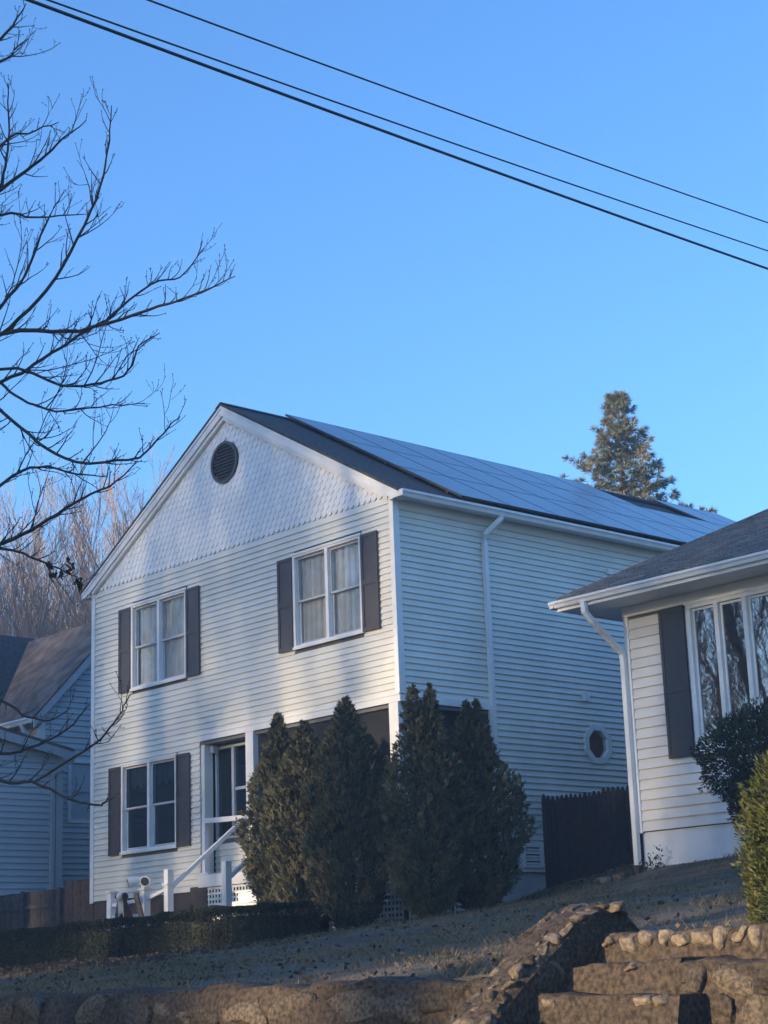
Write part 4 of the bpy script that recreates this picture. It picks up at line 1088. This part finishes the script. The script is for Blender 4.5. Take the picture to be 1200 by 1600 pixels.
# little weed at the right house corner
r = np.random.RandomState(73); C = []; 
for (cx, h) in ((0, .2), (.12, .26), (.28, .36), (.34, .3), (.22, .2)):
    for i in range(16): C.append((cx + r.normal(0, .025), r.normal(0, .03), h * r.uniform(.15, 1)))
C = np.array(C); Dv = unit(r.normal(0, .6, C.shape) + [0, 0, .6]); V, F = leaves_np(r, C, Dv, side_of(r, Dv), .06, .028)
plant('weed', 'small leafy weed against the white foundation of the right house', 'plant', (3.06, 1.8, gzf(3.06, 1.8)), V, F, M_YEW)

# ------------------------------------------------------------------ grass and fallen leaves
r = np.random.RandomState(80); n = 170000
x = r.uniform(-9, 14.5, n); y = r.uniform(-9.95, 3.0, n)
keep = ~((x > -W - .1) & (x < 0) & (y > -.1)) & ~((x > 2.9) & (y > 1.9)) & ~((x > 12.05) & (y < -8.95)) & ~((x > 11.7) & (x < 12.12) & (y < -8.95))
dens = .18 + .82 * (np.sin(x * .9 + 1.3 * np.sin(y * .7)) * np.sin(y * 1.1 + x * .3) > -.25)
keep &= r.rand(n) < dens * np.where(y < -6, 1.0, .8); x, y = x[keep], y[keep]; n = len(x)
z = lawn_z(x, y); h = r.uniform(.015, .045, n) * (1 + 1.1 * (np.sin(x * 5.3 + 2 * np.sin(y * 3.1)) * np.sin(y * 4.7 + x * 1.9) > .45)) + np.where(y < -9.7, r.uniform(0, .06, n), 0); a = r.uniform(0, 2 * pi, n); b = r.uniform(0, 2 * pi, n)
P0 = np.stack([x, y, z - .005], 1); wv = np.stack([np.cos(a), np.sin(a), np.zeros(n)], 1) * r.uniform(.004, .009, (n, 1)); tip = np.stack([np.cos(b) * h * .8, np.sin(b) * h * .8, h], 1)
V = np.stack([P0 - wv, P0 + wv, P0 + tip], 1).reshape(-1, 3)
tag(link('grass', np_mesh('grass', V, np.arange(3 * n).reshape(-1, 3)), M_GRASS), 'short thin winter grass covering the sloping lawn', 'grass', kind='stuff')
def litter(seed, pts, name, label):
    r = np.random.RandomState(seed); C = []
    for (cx, cy, sx, sy, k) in pts: C.append(np.stack([r.normal(cx, sx, k), r.normal(cy, sy, k)], 1))
    C = np.concatenate(C); C = C[(C[:, 1] > -9.9) & ~((C[:, 0] > -W) & (C[:, 0] < .1) & (C[:, 1] > -.1))]; n = len(C)
    P = np.stack([C[:, 0], C[:, 1], lawn_z(C[:, 0], C[:, 1]) + r.uniform(.01, .07, n)], 1)
    Dv = unit(r.normal(0, 1, (n, 3)) * [1, 1, .45]); V, F = leaves_np(r, P, Dv, side_of(r, Dv), r.uniform(.035, .07, n), r.uniform(.025, .045, n))
    return tag(link(name, np_mesh(name, V, F), M_DEAD), label, 'leaves', kind='stuff')
litter(81, [(-1.6, -4.7, 1.7, .38, 2600), (-3.5, -4.2, 1.2, .3, 900), (1, -5.0, 1.5, .5, 500), (3, -6, 5, 2, 1300), (7, -8.6, 3, .7, 260), (9.5, -9.5, 1.6, .3, 90), (2.2, 1.9, .7, .5, 160), (0, -9.5, 4, .3, 400)], 'fallen_leaves', 'drift of brown fallen leaves on the lawn below the hedge')

# ------------------------------------------------------------------ bare trees
def grow(r, p, d, length, rad, lvl, out, maxl, up=.15, wig=.16, kids=(6, 6, 5, 4), spread=.75, ratio=.55, seg=5):
    n = seg if lvl < 2 else 4
    pts = [p]; rads = [rad]; dd = d
    for i in range(n):
        dd = unit(dd + r.normal(0, wig, 3) + np.array([0, 0, up * (0.5 if lvl == 0 else 1)]))
        pts.append(pts[-1] + dd * length / n); rads.append(rad * (1 - .8 * (i + 1) / n) if lvl else rad * (1 - .68 * (i + 1) / n))
    out[lvl].append((np.array(pts), np.array(rads)))
    if lvl >= maxl: return
    k = kids[lvl]
    for j in range(k):
        t = (.28 if lvl == 0 else .2) + (.75 if lvl == 0 else .78) * (j + r.rand()) / k
        t = min(t, .98); f = t * n; i = int(f); q = pts[i] * (1 - f + i) + pts[min(i + 1, n)] * (f - i)
        ax = unit(pts[min(i + 1, n)] - pts[i]); sd = unit(np.cross(ax, r.normal(0, 1, 3)))
        nd = unit(ax * (1 - spread * .5) + sd * spread * r.uniform(.6, 1.1))
        rl = length * ratio * (1.15 - .55 * t) * r.uniform(.75, 1.2); rr_ = max(.004, rads[min(i, n - 1)] * .55 * r.uniform(.7, 1))
        grow(r, q, nd, rl, rr_, lvl + 1, out, maxl, up, wig, kids, spread, ratio, seg)
def wood_tree(seed, H, rad, kids, up=.22, spread=.6, ratio=.5, maxl=3, minr=.012):
    r = np.random.RandomState(seed); out = [[] for _ in range(maxl + 1)]
    grow(r, np.zeros(3), np.array([r.normal(0, .05), r.normal(0, .05), 1.]), H, rad, 0, out, maxl, up=up, spread=spread, ratio=ratio, kids=kids, seg=8, wig=.10)
    tv, tf = tubes_np(out[0], 8); crown = []
    for lv in range(1, maxl + 1):
        crown += [(p_, np.maximum(r_, minr)) for p_, r_ in out[lv]]
    cv, cf = tubes_np(crown, 3)
    return np_mesh('trunk', tv, tf, True), np_mesh('crown', cv, cf)
WT = []
for sd, H, rad, kids in ((1, 17, .20, (13, 8, 6)), (2, 18.5, .22, (14, 8, 6)), (3, 16, .17, (12, 8, 6)), (4, 19, .24, (14, 8, 6))):
    tme, cme = wood_tree(sd, H, rad, kids); tme.materials.append(M_WBARK); cme.materials.append(M_WTWIG); WT.append((tme, cme))
def put_tree(name, label, cat, group, variant, loc, rz, s):
    t = thing(name, label, cat, loc, group); t.rotation_euler = (0, 0, rz); t.scale = (s, s, s)
    link('trunk', variant[0], parent=t); link('crown', variant[1], parent=t); return t
rr = random.Random(17)
lat = Vector((.666, .745, 0)); dep = Vector((-.74, .67, 0))
k = 0
for i in range(84):
    a = -15 + i * .245 + rr.uniform(-.9, .9); b = rr.uniform(-24, 22)
    c = Vector((-42, 21, 0)) + lat * a * (1 + b / 75) + dep * b
    put_tree('woodland_tree', 'tall leafless tree in the sunlit woodland behind the left house', 'tree', 'leafless woodland trees behind the left house', WT[rr.randrange(4)],
             (c.x, c.y, gzf(c.x, c.y) - .3), rr.uniform(0, 6.28), rr.uniform(.62, .82) * (1 + b / 85))

# ------------------------------------------------------------------ pine behind the main house
def pine(seed, z0, H):
    r = np.random.RandomState(seed); boughs = []; C = []; Dn = []
    z = H * .38
    while z < H - .25:
        f = (H - z) / (H * .62); L = 3.9 * f ** 1.0 + .10; k = r.randint(5, 8); a0 = r.uniform(0, 6)
        for j in range(k):
            if r.rand() < .05: continue
            a = a0 + j * 2 * pi / k + r.normal(0, .25); l_ = L * r.uniform(.62, 1.08); tilt = .15 + .55 * (1 - f)
            pts = [np.array([0, 0, z])]
            for s in range(1, 6):
                t = s / 5; pts.append(np.array([cos(a) * l_ * t, sin(a) * l_ * t, z + l_ * (tilt * t - .22 * t * (1 - t)) + r.normal(0, .02)]))
            boughs.append((np.array(pts), np.linspace(.035 * f + .008, .006, 6)))
            m_ = max(5, int(l_ * 12))
            for q in range(m_):
                t = r.uniform(.25, 1.02); i = min(4, int(t * 5)); p = pts[i] + (pts[i + 1] - pts[i]) * (t * 5 - i)
                off = np.array([-sin(a), cos(a), 0]) * r.normal(0, .22 * l_ * .45) + np.array([0, 0, r.uniform(.0, .16)])
                C.append(p + off); Dn.append(unit(np.array([cos(a), sin(a), .9]) + r.normal(0, .35, 3)))
        z += r.uniform(.34, .55) * (.6 + .5 * f)
    for q in range(8): C.append(np.array([r.normal(0, .05), r.normal(0, .05), H - .05 - q * .09])); Dn.append(unit(np.array([r.normal(0, .5), r.normal(0, .5), 1.])))
    C = np.array(C); Dn = np.array(Dn); per = 34; n = len(C) * per
    CC = np.repeat(C, per, 0); DD = unit(np.repeat(Dn, per, 0) * .75 + r.normal(0, .62, (n, 3)))
    V, F = leaves_np(r, CC + DD * .10, DD, side_of(r, DD), r.uniform(.14, .24, n), r.uniform(.016, .028, n))
    tr = tubes_np([(np.array([[0, 0, -.3], [.05, 0, H * .5], [0, .03, H]]), np.array([.24, .14, .015]))] + boughs, 5)
    return V, F, tr
V, F, tr = pine(5, 0, 15.9)
pt = thing('pine_tree', 'lone evergreen pine rising behind the solar panel roof', 'tree', (-14.2, 22.7, 3.2)); pt.scale = (1.22, 1.22, 1.0)
PC, PT = np_mesh('crown', V, F), np_mesh('trunk', *tr); link('crown', PC, M_PINE, pt); link('trunk', PT, M_WBARK, pt)

# ------------------------------------------------------------------ bare street tree at left
LIMBS = {
'a':[(2.75,-10.55,6.79),(4.07,-10.17,7.56),(5.13,-9.90,7.90),(5.82,-9.56,7.79),(6.27,-9.38,7.79),(6.78,-9.14,7.86),(7.16,-9.04,7.87),(7.62,-8.88,7.95)],
'b':[(5.13,-9.90,7.90),(5.62,-9.77,8.14),(6.00,-9.65,8.54),(6.36,-9.59,9.00),(6.61,-9.62,9.37),(6.73,-9.66,9.81)],
'c':[(2.72,-10.53,6.66),(3.47,-9.85,7.43),(3.93,-9.21,7.88),(4.14,-8.91,8.08),(4.34,-8.63,8.34),(4.68,-8.35,8.57),(4.99,-8.01,8.95),(5.14,-7.73,9.05),(5.38,-7.58,9.34)],
'd':[(2.61,-10.47,6.21),(3.85,-10.05,7.44),(4.50,-9.83,7.51),(4.72,-9.65,7.28),(5.24,-9.52,6.83),(5.61,-9.31,6.57),(6.11,-9.05,6.51),(6.33,-8.98,6.56),(6.59,-8.92,6.74),(6.69,-8.85,6.84)],
'e':[(2.44,-10.38,5.50),(3.77,-9.95,5.77),(4.69,-9.60,5.90),(5.15,-9.45,6.01),(5.59,-9.33,6.16),(5.93,-9.15,6.27),(6.25,-9.03,6.47)],
'f':[(3.47,-9.85,7.43),(4.55,-9.57,7.78),(5.10,-9.18,7.53),(5.44,-8.94,7.50),(5.74,-8.79,7.58),(5.94,-8.81,7.78),(6.19,-8.73,7.86)],
'g':[(3.93,-9.21,7.88),(4.21,-9.11,7.63),(4.60,-8.92,7.44),(4.99,-8.64,7.43),(5.38,-8.36,7.42)],
'h':[(3.14,-10.73,8.34),(4.22,-10.30,9.09),(5.02,-9.88,9.50),(5.37,-9.72,9.68),(5.67,-9.61,9.84),(5.92,-9.43,10.06)],
'i':[(4.22,-10.30,9.09),(4.79,-9.76,10.12),(5.02,-9.56,10.24),(5.25,-9.34,10.34)],
'j':[(3.06,-10.72,8.08),(3.67,-10.02,9.21),(4.14,-9.38,9.68),(4.39,-9.09,9.64),(4.76,-8.69,9.66)],
'k':[(3.46,-10.93,9.76),(4.39,-10.44,10.72),(5.11,-9.97,11.14),(5.24,-9.88,11.31),(5.37,-9.82,11.49)],
'l':[(4.39,-10.44,10.72),(4.82,-9.80,11.07),(4.86,-9.66,11.23),(5.00,-9.56,11.35)],
'm':[(2.19,-10.25,4.46),(4.01,-10.01,3.87),(5.17,-9.83,3.51),(5.62,-9.76,3.45),(6.07,-9.66,3.27),(6.37,-9.61,3.19),(6.53,-9.58,3.18),(6.58,-9.55,3.23)],
'n':[(5.64,-9.757,3.445),(6.26,-9.61,3.67),(6.59,-9.60,3.78),(6.81,-9.58,3.96),(6.89,-9.54,4.10)],
'o':[(2.28,-10.30,4.85),(3.43,-9.73,4.67),(4.27,-9.33,4.42),(4.60,-9.20,4.22),(4.82,-9.08,4.17),(4.98,-8.96,4.28)],
'q':[(2.44,-10.38,5.50),(2.98,-9.54,6.05),(3.38,-8.86,6.22),(3.55,-8.47,6.10),(3.70,-8.26,5.99),(3.80,-8.12,5.89)],
'r':[(5.02,-9.88,9.50),(4.97,-9.78,9.89),(5.07,-9.82,10.27),(5.15,-9.89,10.65)],
's':[(4.07,-10.17,7.56),(4.43,-9.52,8.50),(4.60,-9.32,8.85),(4.77,-9.20,9.40),(4.89,-9.05,9.77)],
't':[(3.77,-9.95,5.77),(4.29,-9.39,6.62),(4.51,-9.08,6.82),(4.76,-8.78,6.74),(4.97,-8.53,6.70)],
'u':[(4.01,-10.01,3.87),(4.68,-9.56,3.82),(5.04,-9.35,3.88),(5.34,-9.22,4.00),(5.62,-9.15,4.21)],
}
R0 = dict(a=.024, b=.016, c=.020, d=.019, e=.023, f=.014, g=.012, h=.024, i=.013, j=.020, k=.020, l=.014, m=.015, n=.008, o=.014, q=.016, r=.012, s=.018, t=.016, u=.014)
def smooth_line(P, k=4):
    P = np.array(P); ext = np.vstack([2 * P[0] - P[1], P, 2 * P[-1] - P[-2]]); out = []
    for i in range(1, len(ext) - 2):
        p0, p1, p2, p3 = ext[i - 1:i + 3]
        for t in np.arange(0, 1, 1 / k): out.append(.5 * ((2 * p1) + (-p0 + p2) * t + (2 * p0 - 5 * p1 + 4 * p2 - p3) * t * t + (-p0 + 3 * p1 - 3 * p2 + p3) * t ** 3))
    out.append(P[-1]); return np.array(out)
stt = thing('bare_tree', 'leafless dark tree whose branches reach in from the left edge of the picture', 'tree', (1.75, -9.75, 1.5))
T0 = np.array([1.75, -9.75, 1.5]); r = np.random.RandomState(90)
trunk = smooth_line([(1.75, -9.75, 1.3), (1.9, -9.95, 2.6), (2.2, -10.25, 4.5), (2.5, -10.45, 5.8), (2.8, -10.6, 7.1), (3.15, -10.75, 8.5), (3.5, -10.95, 9.9), (3.9, -11.1, 11.6), (4.2, -11.3, 13.2)])
tv, tf = tubes_np([(trunk - T0, np.interp(np.linspace(0, 1, len(trunk)), [0, .1, .5, 1], [.22, .17, .11, .03]))], 10)
link('trunk', np_mesh('trunk', tv, tf, True), M_BARK, stt)
def twiggy(line, rad, dens, length, lvl, out, buds):
    n = len(line); seglen = np.linalg.norm(np.diff(line, axis=0), axis=1); tot = seglen.sum(); cum = np.concatenate([[0], np.cumsum(seglen)])
    cnt = int(tot * dens); sgn = 1
    for j in range(cnt):
        s = tot * (.12 + .88 * (j + r.rand() * .9) / max(1, cnt)); i = min(n - 2, np.searchsorted(cum, s) - 1); i = max(0, i)
        p = line[i] + (line[i + 1] - line[i]) * ((s - cum[i]) / max(1e-6, seglen[i])); ax = unit(line[i + 1] - line[i])
        sd = unit(np.cross(ax, r.normal(0, 1, 3))); sd = unit(sd + [0, 0, .35]); d = unit(ax * r.uniform(.55, 1.0) + sd * r.uniform(.5, 1.0))
        l_ = length * r.uniform(.35, 1.15) * (1.15 - .8 * s / tot); k = 5; pts = [p]; dd = d
        for q in range(k): dd = unit(dd + r.normal(0, .13, 3) + [0, 0, .12]); pts.append(pts[-1] + dd * l_ / k)
        pts = np.array(pts); r0 = min(rad[i] * .6, .0078 if lvl == 0 else .0042); out.append((pts, np.linspace(r0, .0021, k + 1)))
        buds.append(pts[-1]); buds.append(pts[3] + r.normal(0, .006, 3))
        if lvl < 2: twiggy(pts, np.linspace(r0, .003, k + 1), 6.5 if lvl == 0 else 5, length * (.42 if lvl == 0 else .5), lvl + 1, out, buds)
limb_polys = []; twigs = []; buds = []
for kx, P in LIMBS.items():
    ln = smooth_line(P); ln[1:-1] += r.normal(0, .006, ln[1:-1].shape); rd = np.linspace(R0[kx], .006, len(ln)) ; rd = R0[kx] * (1 - np.linspace(0, 1, len(ln))) ** .8 + .0045
    limb_polys.append((ln - T0, rd)); vis_ = ln[len(ln) // 5:]
    twiggy(vis_, rd[len(ln) // 5:], 8.5 if kx not in 'mou' else 5.0, .52, 0, twigs, buds)
    if kx not in 'mou': twiggy(vis_, rd[len(ln) // 5:], 1.6, 1.15, 0, twigs, buds)
for i, (P, rd) in enumerate(limb_polys):
    v_, f_ = tubes_np([(P, rd)], 7); link('limb', np_mesh('limb', v_, f_, True), M_BARK, stt)
v_, f_ = tubes_np([(p - T0, q) for p, q in twigs], 4)
tag(link('twigs', np_mesh('twigs', v_, f_), M_TWIG, stt), kind='stuff')
B = np.array(buds) - T0; Dv = unit(r.normal(0, 1, B.shape)); 
v_, f_ = leaves_np(r, np.concatenate([B, B]), np.concatenate([Dv, Dv]), np.concatenate([side_of(r, Dv), side_of(r, Dv)]), .022, .013)
tag(link('buds', np_mesh('buds', v_, f_), M_TWIG, stt), kind='stuff')
for i, (x, y, z) in enumerate([(3.61, -8.38, 6.03), (3.67, -8.28, 5.95), (3.77, -8.22, 6.06), (3.78, -8.14, 5.88), (3.61, -8.34, 5.93), (3.74, -8.21, 5.98), (3.80, -8.12, 5.82)]):
    n = 7; cc = np.array([x, y, z]) + r.normal(0, .018, (n, 3)) - T0; Dv = unit(r.normal(0, .5, (n, 3)) + [0.25, .2, -.8])
    v_, f_ = leaves_np(r, cc, Dv, side_of(r, Dv), r.uniform(.06, .12, n), r.uniform(.03, .055, n)); link('leaf', np_mesh('leaf', v_, f_), M_DRYLEAF, stt)

# ------------------------------------------------------------------ overhead wires
M_WIRE = mat('black_cable', (0.012, 0.012, 0.014), rough=.6, var=.1)
for (a, b, rad, lab) in (((7.991, -11.318, 9.734), (6.806, .818, 10.737), .017, 'thickest black overhead cable, lowest of the three'),
                         ((7.944, -11.103, 9.837), (6.75, .941, 11.05), .010, 'thin overhead wire just above the thickest cable'),
                         ((8.222, -10.256, 10.022), (6.671, 1.122, 11.544), .010, 'uppermost thin overhead wire set apart from the other two')):
    a, b = Vector(a), Vector(b); pts = []
    for i in range(41):
        t = -1.6 + 4.2 * i / 40; p = a.lerp(b, t); p.z += .10 * (t * t - t); pts.append(p)
    tag(MB().tube(pts, rad, 6).build('overhead_wire', M_WIRE), lab, 'wire', 'overhead wires crossing the sky')

# ------------------------------------------------------------------ trees across the street (they shade the house and show in its windows)
rr = random.Random(23)
sh = Vector((SUN_DIR.x, SUN_DIR.y, 0)).normalized(); perp = Vector((-sh.y, sh.x, 0))
LIT = [(12.7, -9.6, 1.6, 2.3), (9.3, -10.2, 1.45, .9), (-3.2, 0, 7.4, .45), (-.2, 0, 7.6, .4), (-5.6, 0, 9.4, .5), (-1.5, 0, 10.0, .8), (3.0, 1.95, 4.3, .35), (4.5, 1.95, 4.0, .3), (-14.5, 2.5, 8.8, 2.0)]
n = 0; tries = 0
while n < 31 and tries < 4000:
    tries += 1
    s = rr.uniform(24, 62); a = rr.uniform(-17, 17)
    c = sh * s + perp * a
    if c.y > -24: continue
    ok = True
    for (x, y, z, w_) in LIT:
        q = Vector((c.x - x, c.y - y, 0)); along = q.dot(sh); off = abs(q.dot(perp))
        if along > 0 and off < w_ + .15: ok = False
    if not ok: continue
    put_tree('roadside_tree', 'tall leafless tree across the street, seen only in the window reflections', 'tree', 'leafless trees across the street', WT[rr.randrange(4)], (c.x, c.y, 0), rr.uniform(0, 6.28), rr.uniform(1.05, 1.4))
    n += 1

# more of the same wood farther along the street, mirrored in the windows
for i in range(30):
    x = -66 + i * 1.6 + rr.uniform(-1, 1); y = rr.uniform(-62, -30)
    put_tree('roadside_tree', 'tall leafless tree across the street, seen only in the window reflections', 'tree', 'leafless trees across the street', WT[rr.randrange(4)], (x, y, 0), rr.uniform(0, 6.28), rr.uniform(1.0, 1.45))
# unseen row of pines added to keep the low sun off the lower walls
rr = random.Random(31)
for a, s, w_, *zs in ((-9.8, 38, .4), (-8.1, 36, .5, .9), (-6.3, 33, .5, .84), (-4.6, 37, .45, .74), (-1.8, 36, .42, .74), (.9, 38, .45), (3.7, 37, .42, 1.05), (5.3, 34, .55, 1.0), (6.9, 38, .6, 1.1), (8.3, 42, .42, .8), (12.2, 40, .24), (17.9, 39, .6), (20.4, 41, .7), (2.2, 33, .45, .62), (4.2, 31, .5, .6), (6.2, 32, .5, .62), (8.4, 31, .45, .6), (12.3, 32, .26, .6), (9.2, 33, .27, .62), (15.9, 33, .28, .6)):
    c = sh * s + perp * a
    t = thing('shade_pine', 'dense pine added across the street for shade, out of the picture behind the viewer', 'tree', (c.x, c.y, -.3), 'added shade pines across the street')
    t.rotation_euler = (0, 0, rr.uniform(0, 6.28)); t.scale = (w_, w_, zs[0] if zs else rr.uniform(.78, .92))
    link('crown', PC, parent=t); link('trunk', PT, parent=t)

# thin volume added as a lens-like veil that lifts the darks
hz = MB().box(-380, 380, -380, 380, -1.0, 34).build('haze', None)
M_HAZE = bpy.data.materials.new('veil_haze'); M_HAZE.use_nodes = True
_n = M_HAZE.node_tree.nodes; _n.remove(_n['Principled BSDF'])
_pv = _n.new('ShaderNodeVolumePrincipled'); _pv.inputs['Color'].default_value = (.62, .82, 1, 1); _pv.inputs['Density'].default_value = 0.0020; _pv.inputs['Anisotropy'].default_value = .0
M_HAZE.node_tree.links.new(_pv.outputs[0], _n['Material Output'].inputs['Volume'])
hz.data.materials.append(M_HAZE); tag(hz, 'thin bluish haze added over the scene as a lens-like veil', 'haze', kind='stuff')
